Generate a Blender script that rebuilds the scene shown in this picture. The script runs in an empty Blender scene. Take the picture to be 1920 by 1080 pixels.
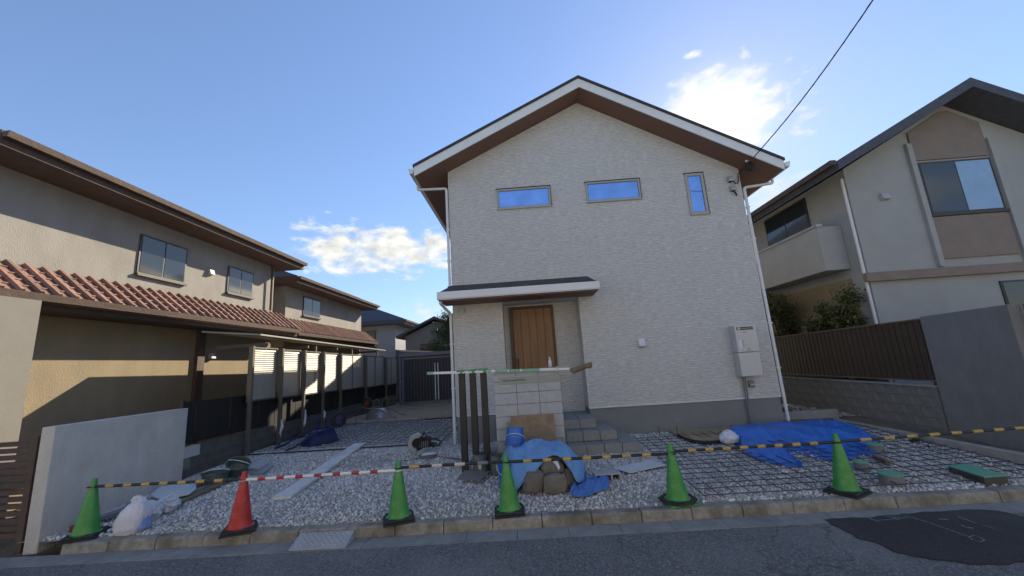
import bpy, bmesh, math, random
import numpy as np
from mathutils import Vector, Matrix, noise as mnoise

random.seed(7); np.random.seed(7)
SC = bpy.context.scene
COL = SC.collection

# ------------------------------------------------------------------ camera
CAM = Vector((1.645, -9.0, 1.71))
FW = Vector((-0.02365, 0.98170, 0.18891)).normalized()
RT0 = Vector((0.99726, 0.03600, -0.0645))
RT = (RT0 - FW * RT0.dot(FW)).normalized()
UP = RT.cross(FW).normalized()
FPX = 723.0
cd = bpy.data.cameras.new('camera'); cam = bpy.data.objects.new('camera', cd); COL.objects.link(cam)
cd.sensor_width = 36.0; cd.lens = FPX * 36.0 / 1920.0; cd.clip_start = 0.05; cd.clip_end = 3000
M = Matrix.Identity(4)
for i in range(3):
    M[i][0] = RT[i]; M[i][1] = UP[i]; M[i][2] = -FW[i]; M[i][3] = CAM[i]
cam.matrix_world = M
SC.camera = cam

# ------------------------------------------------------------------ light
SUN_EL, SUN_AZ = math.radians(28.6), math.radians(30.0)      # azimuth from +Y towards +X
SUN = Vector((math.cos(SUN_EL) * math.sin(SUN_AZ), math.cos(SUN_EL) * math.cos(SUN_AZ), math.sin(SUN_EL)))
ld = bpy.data.lights.new('sun', 'SUN'); ld.energy = 4.0; ld.angle = math.radians(0.5); ld.color = (1.0, 0.90, 0.76)
sun = bpy.data.objects.new('sun', ld); COL.objects.link(sun)
sun.rotation_euler = (-SUN).to_track_quat('-Z', 'Y').to_euler()
W = bpy.data.worlds.new('World'); SC.world = W; W.use_nodes = True
SKY_STRENGTH, SKY_SOFT, SKY_GAIN = 0.15, 0.17, 1.05
SC.view_settings.view_transform = 'Standard'; SC.view_settings.look = 'None'
SC.view_settings.gamma = 1.0; SC.view_settings.use_curve_mapping = False
SC.view_settings.exposure = 1.2
SC.view_settings.use_white_balance = True; SC.view_settings.white_balance_temperature = 7250; SC.view_settings.white_balance_tint = 8

def build_world():
    nt = W.node_tree; N = nt.nodes; L = nt.links
    for n in list(N): N.remove(n)
    out = N.new('ShaderNodeOutputWorld'); bg = N.new('ShaderNodeBackground')
    bg.inputs['Strength'].default_value = SKY_STRENGTH
    L.new(bg.outputs[0], out.inputs[0])
    sky = N.new('ShaderNodeTexSky'); sky.sky_type = 'NISHITA'; sky.sun_disc = False
    sky.sun_elevation = SUN_EL; sky.sun_rotation = SUN_AZ
    sky.air_density = 1.0; sky.dust_density = 0.12; sky.ozone_density = 5.0; sky.altitude = 50
    tc = N.new('ShaderNodeTexCoord')
    def vm(op, a, b=None):
        n = N.new('ShaderNodeVectorMath'); n.operation = op
        for k, x in enumerate((a, b)):
            if x is None: continue
            if isinstance(x, (tuple, Vector)): n.inputs[k].default_value = tuple(x)
            else: L.new(x, n.inputs[k])
        return n
    def mt(op, a, b=None, c=None, clamp=False):
        n = N.new('ShaderNodeMath'); n.operation = op; n.use_clamp = clamp
        for k, x in enumerate((a, b, c)):
            if x is None: continue
            if isinstance(x, (int, float)): n.inputs[k].default_value = x
            else: L.new(x, n.inputs[k])
        return n.outputs[0]
    d = tc.outputs['Generated']
    nz = N.new('ShaderNodeTexNoise'); nz.inputs['Scale'].default_value = 12.0; nz.inputs['Detail'].default_value = 9; nz.inputs['Roughness'].default_value = 0.62
    mp = N.new('ShaderNodeMapping'); mp.inputs['Scale'].default_value = (1, 1, 1.9); mp.inputs['Rotation'].default_value = (0, .35, 0)
    L.new(d, mp.inputs[0]); L.new(mp.outputs[0], nz.inputs['Vector']); nz.inputs['Distortion'].default_value = .6
    nf = nz.outputs['Fac']
    n2 = N.new('ShaderNodeTexNoise'); n2.inputs['Scale'].default_value = 26.0; n2.inputs['Detail'].default_value = 7
    L.new(mp.outputs[0], n2.inputs['Vector'])
    # the air near the sun is compressed softly, the same for camera and light
    lum = vm('DOT_PRODUCT', sky.outputs[0], (.25, .65, .10)).outputs['Value']
    den = mt('ADD', 1.0, mt('MULTIPLY', lum, SKY_SOFT))
    sc0 = N.new('ShaderNodeVectorMath'); sc0.operation = 'SCALE'; L.new(sky.outputs[0], sc0.inputs[0]); L.new(mt('DIVIDE', SKY_GAIN, den), sc0.inputs['Scale'])
    au = mt('MULTIPLY', mt('POWER', mt('MAXIMUM', vm('DOT_PRODUCT', d, SUN).outputs['Value'], 0.0), 520.0), 3.6)
    auv = N.new('ShaderNodeVectorMath'); auv.operation = 'SCALE'; auv.inputs[0].default_value = (1.0, .95, .82); L.new(au, auv.inputs['Scale'])
    col = vm('ADD', vm('MULTIPLY', sc0.outputs[0], (.91, .855, .89)).outputs[0], auv.outputs[0]).outputs[0]
    # thin cloud lights up round the hidden sun
    glow = mt('MULTIPLY', mt('POWER', mt('MAXIMUM', vm('DOT_PRODUCT', d, SUN).outputs['Value'], 0.0), 200.0), .8)
    # cloud banks: direction (pixel of the photograph turned into a direction), half sizes, brightness
    def direc(u, v): return (FW + RT * ((u - 960) / FPX) + UP * ((540 - v) / FPX)).normalized()
    banks = [(direc(1340, 225), .155, .11, (1.05, 1.04, .96), 2.35, .62), (direc(715, 468), .24, .068, (.95, 1.0, 1.06), 2.7, 1.2),
             (direc(815, 610), .10, .07, (1.0, .99, .97), 2.6, .5), (direc(1480, 390), .10, .07, (1.05, 1.0, .93), 2.7, .4),
             (direc(1297, 103), .020, .008, (1.0, 1.0, 1.0), 3.4, .5),
             (Vector((-.9, .2, .16)).normalized(), .22, .07, (1, 1, 1), 3.2, .8), (Vector((.9, .25, .17)).normalized(), .25, .07, (1, 1, 1), 3.2, .8),
             (Vector((-.5, -.8, .2)).normalized(), .22, .06, (1, 1, 1), 2.8, .8), (Vector((.6, -.75, .24)).normalized(), .25, .07, (1, 1, 1), 2.8, .8)]
    for bi, (c, a, b, tint, br, soft) in enumerate(banks):
        rt = Vector((0, 0, 1)).cross(c).normalized() * -1; up = rt.cross(c).normalized()
        if up.z < 0: up = -up
        x = mt('DIVIDE', vm('DOT_PRODUCT', d, rt).outputs['Value'], a); y = mt('DIVIDE', vm('DOT_PRODUCT', d, up).outputs['Value'], b)
        front = mt('GREATER_THAN', vm('DOT_PRODUCT', d, c).outputs['Value'], 0.3)
        r2 = mt('ADD', mt('MULTIPLY', x, x), mt('MULTIPLY', y, y))
        m = mt('SUBTRACT', 1.0, r2)
        m = mt('ADD', m, mt('MULTIPLY', mt('SUBTRACT', nf, 0.52), 4.0))
        m = mt('ADD', m, mt('MULTIPLY', mt('SUBTRACT', n2.outputs['Fac'], .5), 2.8 if bi == 0 else 1.3))
        m = mt('MULTIPLY', mt('MULTIPLY', m, 1.0 * soft), front, clamp=True)
        sh = mt('ADD', mt('ADD', .42, mt('MULTIPLY', n2.outputs['Fac'], 1.12)), glow)
        cc = N.new('ShaderNodeVectorMath'); cc.operation = 'SCALE'; cc.inputs[0].default_value = tuple(t * br for t in tint); L.new(sh, cc.inputs['Scale'])
        mx = N.new('ShaderNodeMix'); mx.data_type = 'RGBA'
        L.new(m, mx.inputs[0]); L.new(col, mx.inputs[6]); L.new(cc.outputs[0], mx.inputs[7])
        col = mx.outputs[2]
    L.new(col, bg.inputs[0])
build_world()

# ------------------------------------------------------------------ pixel -> world helpers (real places on real planes)
def ray(u, v): return FW + RT * ((u - 960) / FPX) + UP * ((540 - v) / FPX)
def atY(u, v, Y): d = ray(u, v); return CAM + d * ((Y - CAM.y) / d.y)
def atX(u, v, X): d = ray(u, v); return CAM + d * ((X - CAM.x) / d.x)
def atZ(u, v, Z): d = ray(u, v); return CAM + d * ((Z - CAM.z) / d.z)
def gz(Y): return -0.15 * min(1.0, max(0.0, -Y / 3.6))
def G(u, v):
    Z = 0.0
    for i in range(30): b = atZ(u, v, Z); Z = gz(b.y)
    return b
ROAD_Z = -0.27

# ------------------------------------------------------------------ materials
MATS = {}
def mat(name, col, rough=0.7, var=0.15, scale=6.0, bump=0.0, bscale=None, metal=0.0, spec=0.5, col2=None, stretch=(1, 1, 1), alpha=None, coat=0.0, island=0.0, dirt=None, trans=0.0):
    if name in MATS: return MATS[name]
    m = bpy.data.materials.new(name); m.use_nodes = True; nt = m.node_tree; N = nt.nodes; L = nt.links
    b = N['Principled BSDF']; b.inputs['Roughness'].default_value = rough; b.inputs['Metallic'].default_value = metal
    b.inputs['Specular IOR Level'].default_value = spec
    if coat: b.inputs['Coat Weight'].default_value = coat
    if trans: b.inputs['Transmission Weight'].default_value = trans
    tc = N.new('ShaderNodeTexCoord'); mp = N.new('ShaderNodeMapping'); mp.inputs['Scale'].default_value = stretch
    L.new(tc.outputs['Object'], mp.inputs[0])
    nz = N.new('ShaderNodeTexNoise'); nz.inputs['Scale'].default_value = scale; nz.inputs['Detail'].default_value = 7; nz.inputs['Roughness'].default_value = .62
    L.new(mp.outputs[0], nz.inputs['Vector'])
    rp = N.new('ShaderNodeValToRGB'); rp.color_ramp.elements[0].position = .32; rp.color_ramp.elements[1].position = .7
    c2 = col2 if col2 else tuple(min(1, c * (1 + var)) for c in col)
    c1 = col if col2 else tuple(c * (1 - var) for c in col)
    rp.color_ramp.elements[0].color = (*c1, 1); rp.color_ramp.elements[1].color = (*c2, 1)
    L.new(nz.outputs['Fac'], rp.inputs[0]); colout = rp.outputs[0]
    if dirt:   # large blotches of another colour: (colour, scale, amount)
        n3 = N.new('ShaderNodeTexNoise'); n3.inputs['Scale'].default_value = dirt[1]; n3.inputs['Detail'].default_value = 5
        L.new(tc.outputs['Object'], n3.inputs['Vector'])
        r3 = N.new('ShaderNodeMapRange'); r3.inputs[1].default_value = .48; r3.inputs[2].default_value = .72; r3.inputs[4].default_value = dirt[2]
        L.new(n3.outputs['Fac'], r3.inputs[0])
        mx = N.new('ShaderNodeMix'); mx.data_type = 'RGBA'; L.new(r3.outputs[0], mx.inputs[0]); L.new(colout, mx.inputs[6]); mx.inputs[7].default_value = (*dirt[0], 1)
        colout = mx.outputs[2]
    if island:
        g = N.new('ShaderNodeNewGeometry'); r = N.new('ShaderNodeMapRange'); r.inputs[3].default_value = 1 - island; r.inputs[4].default_value = 1 + island
        L.new(g.outputs['Random Per Island'], r.inputs[0])
        mx = N.new('ShaderNodeVectorMath'); mx.operation = 'SCALE'; L.new(colout, mx.inputs[0]); L.new(r.outputs[0], mx.inputs['Scale']); colout = mx.outputs[0]
    L.new(colout, b.inputs['Base Color'])
    if bump:
        n2 = N.new('ShaderNodeTexNoise'); n2.inputs['Scale'].default_value = bscale or scale * 4; n2.inputs['Detail'].default_value = 6
        L.new(mp.outputs[0], n2.inputs['Vector'])
        bp = N.new('ShaderNodeBump'); bp.inputs['Strength'].default_value = bump; bp.inputs['Distance'].default_value = .02
        L.new(n2.outputs['Fac'], bp.inputs['Height']); L.new(bp.outputs[0], b.inputs['Normal'])
    MATS[name] = m
    return m

def siding_mat(name, c1, c2, groove, row=.046, width=.24):
    m = bpy.data.materials.new(name); m.use_nodes = True; nt = m.node_tree; N = nt.nodes; L = nt.links
    b = N['Principled BSDF']; b.inputs['Roughness'].default_value = .75; b.inputs['Specular IOR Level'].default_value = .3
    tc = N.new('ShaderNodeTexCoord'); sp = N.new('ShaderNodeSeparateXYZ'); L.new(tc.outputs['Object'], sp.inputs[0])
    ad = N.new('ShaderNodeMath'); ad.operation = 'ADD'; L.new(sp.outputs[0], ad.inputs[0]); L.new(sp.outputs[1], ad.inputs[1])
    cb = N.new('ShaderNodeCombineXYZ'); L.new(ad.outputs[0], cb.inputs[0]); L.new(sp.outputs[2], cb.inputs[1])
    wn = N.new('ShaderNodeTexNoise'); wn.inputs['Scale'].default_value = 9; L.new(cb.outputs[0], wn.inputs['Vector'])
    wv = N.new('ShaderNodeVectorMath'); wv.operation = 'MULTIPLY_ADD'; wv.inputs[1].default_value = (.06, .028, 0); L.new(wn.outputs['Color'], wv.inputs[0]); L.new(cb.outputs[0], wv.inputs[2])
    br = N.new('ShaderNodeTexBrick'); br.inputs['Scale'].default_value = 1.0; br.inputs['Brick Width'].default_value = width; br.inputs['Row Height'].default_value = row
    br.inputs['Mortar Size'].default_value = .007; br.inputs['Mortar Smooth'].default_value = .7; br.offset = .37; br.offset_frequency = 2; br.squash = .7; br.squash_frequency = 3
    br.inputs['Color1'].default_value = (*c1, 1); br.inputs['Color2'].default_value = (*c2, 1); br.inputs['Mortar'].default_value = (*groove, 1)
    L.new(wv.outputs[0], br.inputs['Vector'])
    n2 = N.new('ShaderNodeTexNoise'); n2.inputs['Scale'].default_value = 1.0; n2.inputs['Detail'].default_value = 5
    mp = N.new('ShaderNodeMapping'); mp.inputs['Scale'].default_value = (7, 42, 1); L.new(cb.outputs[0], mp.inputs[0]); L.new(mp.outputs[0], n2.inputs['Vector'])
    mr = N.new('ShaderNodeMapRange'); mr.inputs[1].default_value = .3; mr.inputs[2].default_value = .7; mr.inputs[3].default_value = .78; mr.inputs[4].default_value = 1.08; L.new(n2.outputs['Fac'], mr.inputs[0])
    sc = N.new('ShaderNodeVectorMath'); sc.operation = 'SCALE'; L.new(br.outputs['Color'], sc.inputs[0]); L.new(mr.outputs[0], sc.inputs['Scale'])
    L.new(sc.outputs[0], b.inputs['Base Color'])
    hs = N.new('ShaderNodeMath'); hs.operation = 'SUBTRACT'; L.new(n2.outputs['Fac'], hs.inputs[0]); L.new(br.outputs['Fac'], hs.inputs[1])
    bp = N.new('ShaderNodeBump'); bp.inputs['Strength'].default_value = .7; bp.inputs['Distance'].default_value = .010; L.new(hs.outputs[0], bp.inputs['Height']); L.new(bp.outputs[0], b.inputs['Normal'])
    return m

SIDING = siding_mat('siding', (.625, .615, .59), (.69, .68, .65), (.50, .49, .47), .038, .22)
WHITE_MET = mat('white_metal', (.72, .73, .72), .45, .04, 3)
PVC = mat('white_pvc', (.70, .71, .70), .5, .06, 4)
DARKROOF = mat('dark_roof', (.035, .036, .04), .6, .2, 8, .2)
SOFFIT = mat('brown_soffit', (.20, .108, .078), .7, .1, 5, stretch=(12, 1, 1))
FOUND = mat('foundation_render', (.20, .21, .215), .85, .08, 2.5, .15, 60)
CONC = mat('concrete', (.33, .32, .30), .9, .16, 5, .4, 40, dirt=((.20, .185, .16), 1.3, .6))
KERB = mat('kerb_concrete', (.29, .275, .24), .92, .28, 14, .8, 45, dirt=((.13, .115, .085), 2.6, .95))
GUTTER = mat('gutter_concrete', (.25, .25, .24), .92, .18, 6, .5, 60, dirt=((.14, .14, .14), 2.0, .6))
def asphalt_mat(name, col, worn, speck):
    m = mat(name, col, .88, .35, 28, .8, 95, dirt=(worn, .8, .75)); nt = m.node_tree; N = nt.nodes; L = nt.links
    b = N['Principled BSDF']; src = b.inputs['Base Color'].links[0].from_socket; tc = N.new('ShaderNodeTexCoord')
    vo = N.new('ShaderNodeTexVoronoi'); vo.inputs['Scale'].default_value = 70; L.new(tc.outputs['Object'], vo.inputs['Vector'])
    r = N.new('ShaderNodeMapRange'); r.inputs[1].default_value = .62; r.inputs[2].default_value = .9; L.new(vo.outputs['Color'], r.inputs[0])
    mx = N.new('ShaderNodeMix'); mx.data_type = 'RGBA'; L.new(r.outputs[0], mx.inputs[0]); L.new(src, mx.inputs[6]); mx.inputs[7].default_value = (*speck, 1)
    # fine irregular cracks
    wn = N.new('ShaderNodeTexNoise'); wn.inputs['Scale'].default_value = 2.2; wn.inputs['Detail'].default_value = 6; L.new(tc.outputs['Object'], wn.inputs['Vector'])
    av = N.new('ShaderNodeVectorMath'); av.operation = 'MULTIPLY_ADD'; av.inputs[1].default_value = (.7, .7, 0); L.new(wn.outputs['Color'], av.inputs[0]); L.new(tc.outputs['Object'], av.inputs[2])
    v2 = N.new('ShaderNodeTexVoronoi'); v2.feature = 'DISTANCE_TO_EDGE'; v2.inputs['Scale'].default_value = .55; L.new(av.outputs[0], v2.inputs['Vector'])
    r2 = N.new('ShaderNodeMapRange'); r2.inputs[1].default_value = .0; r2.inputs[2].default_value = .007; r2.inputs[3].default_value = .55; r2.inputs[4].default_value = 0; L.new(v2.outputs[0], r2.inputs[0])
    m2 = N.new('ShaderNodeMix'); m2.data_type = 'RGBA'; L.new(r2.outputs[0], m2.inputs[0]); L.new(mx.outputs[2], m2.inputs[6]); m2.inputs[7].default_value = (.03, .03, .03, 1)
    L.new(m2.outputs[2], b.inputs['Base Color'])
    return m
ASPHALT = asphalt_mat('asphalt', (.125, .126, .129), (.21, .207, .20), (.27, .27, .265))
PATCH = mat('fresh_asphalt', (.036, .036, .038), .85, .5, 45, 1.0, 90, dirt=((.075, .074, .072), 2, .7))
BLOCK_L = mat('block_light', (.42, .43, .445), .9, .10, 9, .35, 90)
BLOCK_D = mat('block_grey', (.30, .31, .315), .9, .10, 9, .35, 90)
MORTAR = mat('mortar', (.16, .16, .165), .95, .1, 12)
STEP = mat('step_block', (.25, .265, .26), .85, .10, 14, .3, 90, dirt=((.27, .27, .25), 2.2, .5))
BLACKALU = mat('black_aluminium', (.020, .020, .021), .5, .2, 6)
RUBBER = mat('black_rubber', (.022, .022, .022), .75, .25, 15, .2)
GREENP = mat('green_plastic', (.036, .27, .05), .42, .10, 5, .05, 40, coat=.1, dirt=((.15, .30, .15), 9, .55))
REDP = mat('red_plastic', (.46, .02, .02), .45, .10, 5, .05, 40, dirt=((.44, .13, .10), 9, .55))
YELLOW = mat('yellow_band', (.55, .34, .08), .55, .18, 25, dirt=((.25, .19, .10), 12, .6))
FADED = mat('faded_band', (.58, .53, .50), .6, .15, 25)
WHITEB = mat('white_band', (.75, .75, .73), .5, .06, 20)
REDB = mat('red_band', (.45, .03, .03), .5, .12, 20)
BLACKB = mat('black_pole', (.016, .017, .02), .45, .3, 20)
BLUEB = mat('blue_bucket', (.012, .13, .47), .38, .06, 5)
TARP_L = mat('faded_tarp', (.13, .30, .56), .6, .14, 4, .25, 25)
TARP_B = mat('blue_tarp', (.016, .16, .58), .40, .16, 3, .25, 20)
TARP_IN = mat('tarp_scrap', (.06, .18, .48), .6, .2, 5, .3, 30)
SAND_BAG = mat('brown_sandbag', (.175, .158, .138), .85, .16, 12, .35, 80)
WHITEBAG = mat('white_sack', (.62, .63, .72), .65, .08, 7, .4, 22)
PLASTIC_BAG = mat('clear_bag', (.55, .58, .62), .45, .12, 10, .5, 25)
PLY = mat('plywood', (.25, .185, .115), .85, .22, 7, .2, 30, dirt=((.16, .13, .09), 3, .7))
WOOD_W = mat('weathered_wood', (.20, .165, .125), .88, .28, 3, .3, 12, stretch=(1, 1, 1), dirt=((.12, .10, .08), 4, .5))
WOOD_P = mat('pale_board', (.62, .62, .60), .85, .12, 6, .25, 30, dirt=((.42, .41, .39), 4, .5))
DOORW = mat('door_wood', (.235, .120, .056), .55, .22, 1.6, .1, 20, stretch=(9, 9, .7), dirt=((.30, .165, .08), 2.2, .5))
DOORF = mat('door_frame_brown', (.085, .045, .024), .5, .1, 5)
GLASS = mat('coated_glass', (.30, .46, .74), .03, .18, 1.8, .05, 1.4, metal=.85)
GLASS_D = mat('dark_glass', (.03, .04, .05), .05, .02, 1, spec=.8)
ALU_GREY = mat('sash_taupe', (.40, .39, .355), .45, .05, 5, metal=.1)
GREY_BOX = mat('grey_box', (.40, .41, .41), .5, .05, 5)
HEATER = mat('heater_paint', (.50, .51, .50), .42, .04, 3, metal=.1)
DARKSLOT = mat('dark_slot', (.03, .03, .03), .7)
LABELW = mat('sticker', (.7, .71, .74), .6, .1, 40)
LOUVER = mat('louver_aluminium', (.33, .305, .26), .5, .06, 4, metal=.15)
LOUVERP = mat('post_aluminium', (.13, .118, .10), .5, .06, 4, metal=.15)
STUCCO = mat('pale_stucco', (.57, .55, .525), .92, .09, 5, 1.0, 55, stretch=(1, 1, .5), dirt=((.43, .41, .385), 1.3, .7))
STUCCO_G = mat('grey_stucco', (.215, .22, .225), .92, .10, 5, 1.0, 80, stretch=(1, 1, .35), dirt=((.15, .15, .15), .9, .5))
OLDBLOCK = mat('old_block', (.205, .20, .185), .93, .18, 5, .5, 50, dirt=((.045, .045, .048), 1.7, .85))
DARKBLOCK = mat('dark_block', (.085, .085, .08), .93, .2, 5, .5, 50, dirt=((.16, .14, .11), 1.2, .45))
BROWNF = mat('brown_fence', (.060, .040, .027), .6, .15, 6)
SANDM = mat('sand', (.38, .285, .175), .97, .16, 3, .8, 30, dirt=((.22, .17, .11), .8, .6))
DIRT = mat('dirt', (.16, .135, .10), .97, .25, 4, .9, 30, dirt=((.09, .08, .06), 1.4, .6))
GRAVELB = mat('gravel_bed', (.40, .395, .385), .97, .4, 45, 1.0, 60)
STONE = mat('gravel_stone', (.56, .555, .545), .9, .12, 12, .2, 40, island=.38)
STEEL = mat('rebar_steel', (.035, .036, .042), .6, .4, 20)
CABLE = mat('cable_black', (.02, .02, .022), .6)
GALV = mat('galvanised', (.38, .40, .41), .38, .15, 5, metal=.7, dirt=((.2, .22, .2), 5, .5))
PAILM = mat('pail_greygreen', (.11, .15, .14), .5, .3, 9, .2, metal=.3, dirt=((.28, .29, .27), 7, .6))
TUBM = mat('tub_green', (.055, .085, .08), .6, .25, 8, dirt=((.18, .19, .18), 6, .6))
BARROW = mat('barrow_blue', (.009, .014, .085), .5, .2, 6, dirt=((.04, .04, .08), 5, .5))
PIPEG = mat('pipe_grey', (.17, .18, .20), .6, .1, 8)
CAPG = mat('green_cap', (.13, .36, .24), .55, .1, 8)
GREENTAPE = mat('green_tape', (.07, .30, .12), .55, .1, 8)
ORANGE = mat('red_brown_rubber', (.22, .045, .025), .6, .2, 8)
FOAM = mat('foam_board', (.55, .58, .60), .8, .06, 8, .15)
PAPER = mat('brown_paper', (.20, .145, .10), .9, .2, 12, .3, 25)
BARK = mat('bark', (.07, .055, .04), .95, .3, 10, .6, 30)
LEAF = mat('leaf', (.055, .095, .022), .6, .3, 2, island=.5)
LEAF2 = mat('leaf_olive', (.075, .085, .025), .65, .3, 2, island=.5)

# ------------------------------------------------------------------ mesh building
class MB:
    def __init__(s): s.v = []; s.f = []
    def add(s, v, f):
        o = len(s.v); s.v += [tuple(x) for x in v]; s.f += [tuple(i + o for i in q) for q in f]; return s
    def box(s, x0, x1, y0, y1, z0, z1, m=None):
        v = [Vector((x, y, z)) for z in (z0, z1) for y in (y0, y1) for x in (x0, x1)]
        if m is not None: v = [m @ p for p in v]
        return s.add(v, [(0, 2, 3, 1), (4, 5, 7, 6), (0, 1, 5, 4), (2, 6, 7, 3), (0, 4, 6, 2), (1, 3, 7, 5)])
    def prism(s, poly, axis, a, b, m=None):
        """poly of 2D points extruded along axis ('x': pts are (y,z); 'y': (x,z); 'z': (x,y))"""
        n = len(poly)
        def mk(p, t): return Vector((t, p[0], p[1])) if axis == 'x' else Vector((p[0], t, p[1])) if axis == 'y' else Vector((p[0], p[1], t))
        v = [mk(p, a) for p in poly] + [mk(p, b) for p in poly]
        if m is not None: v = [m @ p for p in v]
        return s.add(v, [tuple(range(n))[::-1], tuple(range(n, 2 * n))] + [(i, (i + 1) % n, n + (i + 1) % n, n + i) for i in range(n)])
    def lathe(s, prof, seg=24, m=None, cap=True):
        v = []; f = []
        for r, z in prof:
            for k in range(seg):
                a = 2 * math.pi * k / seg; v.append(Vector((r * math.cos(a), r * math.sin(a), z)))
        for i in range(len(prof) - 1):
            for k in range(seg):
                k2 = (k + 1) % seg; f.append((i * seg + k, i * seg + k2, (i + 1) * seg + k2, (i + 1) * seg + k))
        if cap:
            f.append(tuple(range(seg))[::-1]); f.append(tuple((len(prof) - 1) * seg + k for k in range(seg)))
        if m is not None: v = [m @ p for p in v]
        return s.add(v, f)
    def tube(s, pts, r, seg=8, cap=True):
        pts = [Vector(p) for p in pts]; rs = r if isinstance(r, (list, tuple)) else [r] * len(pts)
        v = []; f = []; prev = None
        for i, p in enumerate(pts):
            t = (pts[min(i + 1, len(pts) - 1)] - pts[max(i - 1, 0)]).normalized()
            if prev is None:
                a = Vector((0, 0, 1)) if abs(t.z) < .9 else Vector((1, 0, 0)); prev = t.cross(a).normalized()
            u = (prev - t * prev.dot(t)).normalized(); w = t.cross(u); prev = u
            for k in range(seg):
                an = 2 * math.pi * k / seg; v.append(p + (u * math.cos(an) + w * math.sin(an)) * rs[i])
        for i in range(len(pts) - 1):
            for k in range(seg):
                k2 = (k + 1) % seg; f.append((i * seg + k, i * seg + k2, (i + 1) * seg + k2, (i + 1) * seg + k))
        if cap:
            f.append(tuple(range(seg))[::-1]); f.append(tuple((len(pts) - 1) * seg + k for k in range(seg)))
        return s.add(v, f)
    def mesh(s, name, m, smooth=False, off=None):
        me = bpy.data.meshes.new(name)
        v = s.v if off is None else [(p[0] - off[0], p[1] - off[1], p[2] - off[2]) for p in s.v]
        me.from_pydata(v, [], s.f)
        bm = bmesh.new(); bm.from_mesh(me); bmesh.ops.recalc_face_normals(bm, faces=bm.faces); bm.to_mesh(me); bm.free()
        me.materials.append(m)
        if smooth:
            me.polygons.foreach_set('use_smooth', [True] * len(me.polygons))
            try: me.set_sharp_from_angle(angle=math.radians(38))
            except Exception: pass
        return me
    def build(s, name, m, parent=None, smooth=False, bev=0.0, solid=0.0, sub=0, origin=None):
        off = Vector(parent['_o']) if parent is not None and '_o' in parent else (Vector(origin) if origin else None)
        o = bpy.data.objects.new(name, s.mesh(name, m, smooth, off)); COL.objects.link(o)
        if parent is not None:
            o.parent = parent; o['_o'] = tuple(off) if off is not None else (0, 0, 0)
        elif origin: o.location = origin; o['_o'] = tuple(origin)
        if solid: md = o.modifiers.new('s', 'SOLIDIFY'); md.thickness = solid
        if bev: md = o.modifiers.new('b', 'BEVEL'); md.width = bev; md.segments = 2; md.limit_method = 'ANGLE'
        if sub: md = o.modifiers.new('u', 'SUBSURF'); md.levels = sub; md.render_levels = sub
        return o

def tag(o, label, cat, group=None, kind=None):
    o['label'] = label; o['category'] = cat
    if group: o['group'] = group
    if kind: o['kind'] = kind
    return o
def thing(name, label, cat, loc=(0, 0, 0), group=None, kind=None):
    o = bpy.data.objects.new(name, None); COL.objects.link(o); o.location = loc; o['_o'] = tuple(loc); o.empty_display_size = .1
    return tag(o, label, cat, group, kind)
def inst(name, me, parent, loc=(0, 0, 0), rot=(0, 0, 0), scale=(1, 1, 1)):
    """a part that shares mesh data; loc is in the parent's own space"""
    o = bpy.data.objects.new(name, me); COL.objects.link(o); o.parent = parent
    o.location = loc; o.rotation_euler = rot; o.scale = scale
    return o
def copy_tree(o, parent=None):
    c = o.copy(); COL.objects.link(c); c.parent = parent
    for ch in list(o.children): copy_tree(ch, c)
    return c
def T(x=0, y=0, z=0, rz=0, rx=0, ry=0, order='zyx'):
    return Matrix.Translation((x, y, z)) @ Matrix.Rotation(rz, 4, 'Z') @ Matrix.Rotation(ry, 4, 'Y') @ Matrix.Rotation(rx, 4, 'X')
def fbm(x, y, z, s=1.0): return mnoise.fractal(Vector((x * s, y * s, z * s)), 1.0, 2.0, 4)

# ================================================================== GROUND
def sheet(name, x0, x1, y0, y1, zf, m, nx, ny, label, cat):
    mb = MB(); vs = []
    for j in range(ny + 1):
        for i in range(nx + 1):
            x = x0 + (x1 - x0) * i / nx; y = y0 + (y1 - y0) * j / ny; vs.append((x, y, zf(x, y)))
    mb.add(vs, [(j * (nx + 1) + i, j * (nx + 1) + i + 1, (j + 1) * (nx + 1) + i + 1, (j + 1) * (nx + 1) + i) for j in range(ny) for i in range(nx)])
    return tag(mb.build(name, m, smooth=True), label, cat, kind='structure')
sheet('ground', -400, 400, -400, 400, lambda x, y: -.42, DIRT, 8, 8, 'bare earth ground reaching to the horizon', 'ground')
sheet('road', -60, 60, -9.6, -4.16, lambda x, y: ROAD_Z + .004 * fbm(x, y, 0, .7), ASPHALT, 240, 40, 'worn grey asphalt street in front of the building plot', 'road')
sheet('gravel_bed', -5.06, 8.40, -3.75, .15, lambda x, y: gz(y) - .012 + .02 * fbm(x, y, 3, 1.3), GRAVELB, 130, 40, 'crushed stone bed between the kerb and the new house', 'ground')
sheet('backyard_bed', -5.06, .3, .15, 4.55, lambda x, y: -.012 + .03 * fbm(x, y, 5, 1.1), GRAVELB, 60, 50, 'dark stone bed beside the house under the rebar', 'ground')
sheet('sand_yard', -5.3, .3, 4.55, 14.0, lambda x, y: .05 + .05 * fbm(x, y, 9, .6), SANDM, 60, 90, 'brown sand yard in front of the slatted gate', 'ground')
sheet('dirt_strip', 8.4, 9.25, -3.75, 9.0, lambda x, y: gz(y) - .02 + .03 * fbm(x, y, 1, 1.5), DIRT, 14, 120, 'brown dirt strip below the old block wall', 'ground')
sheet('side_yard', 7.1, 8.45, .3, 9.0, lambda x, y: .03 + .03 * fbm(x, y, 2, 1.2), GRAVELB, 20, 60, 'narrow gravel yard between the house and the block wall', 'ground')

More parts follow.
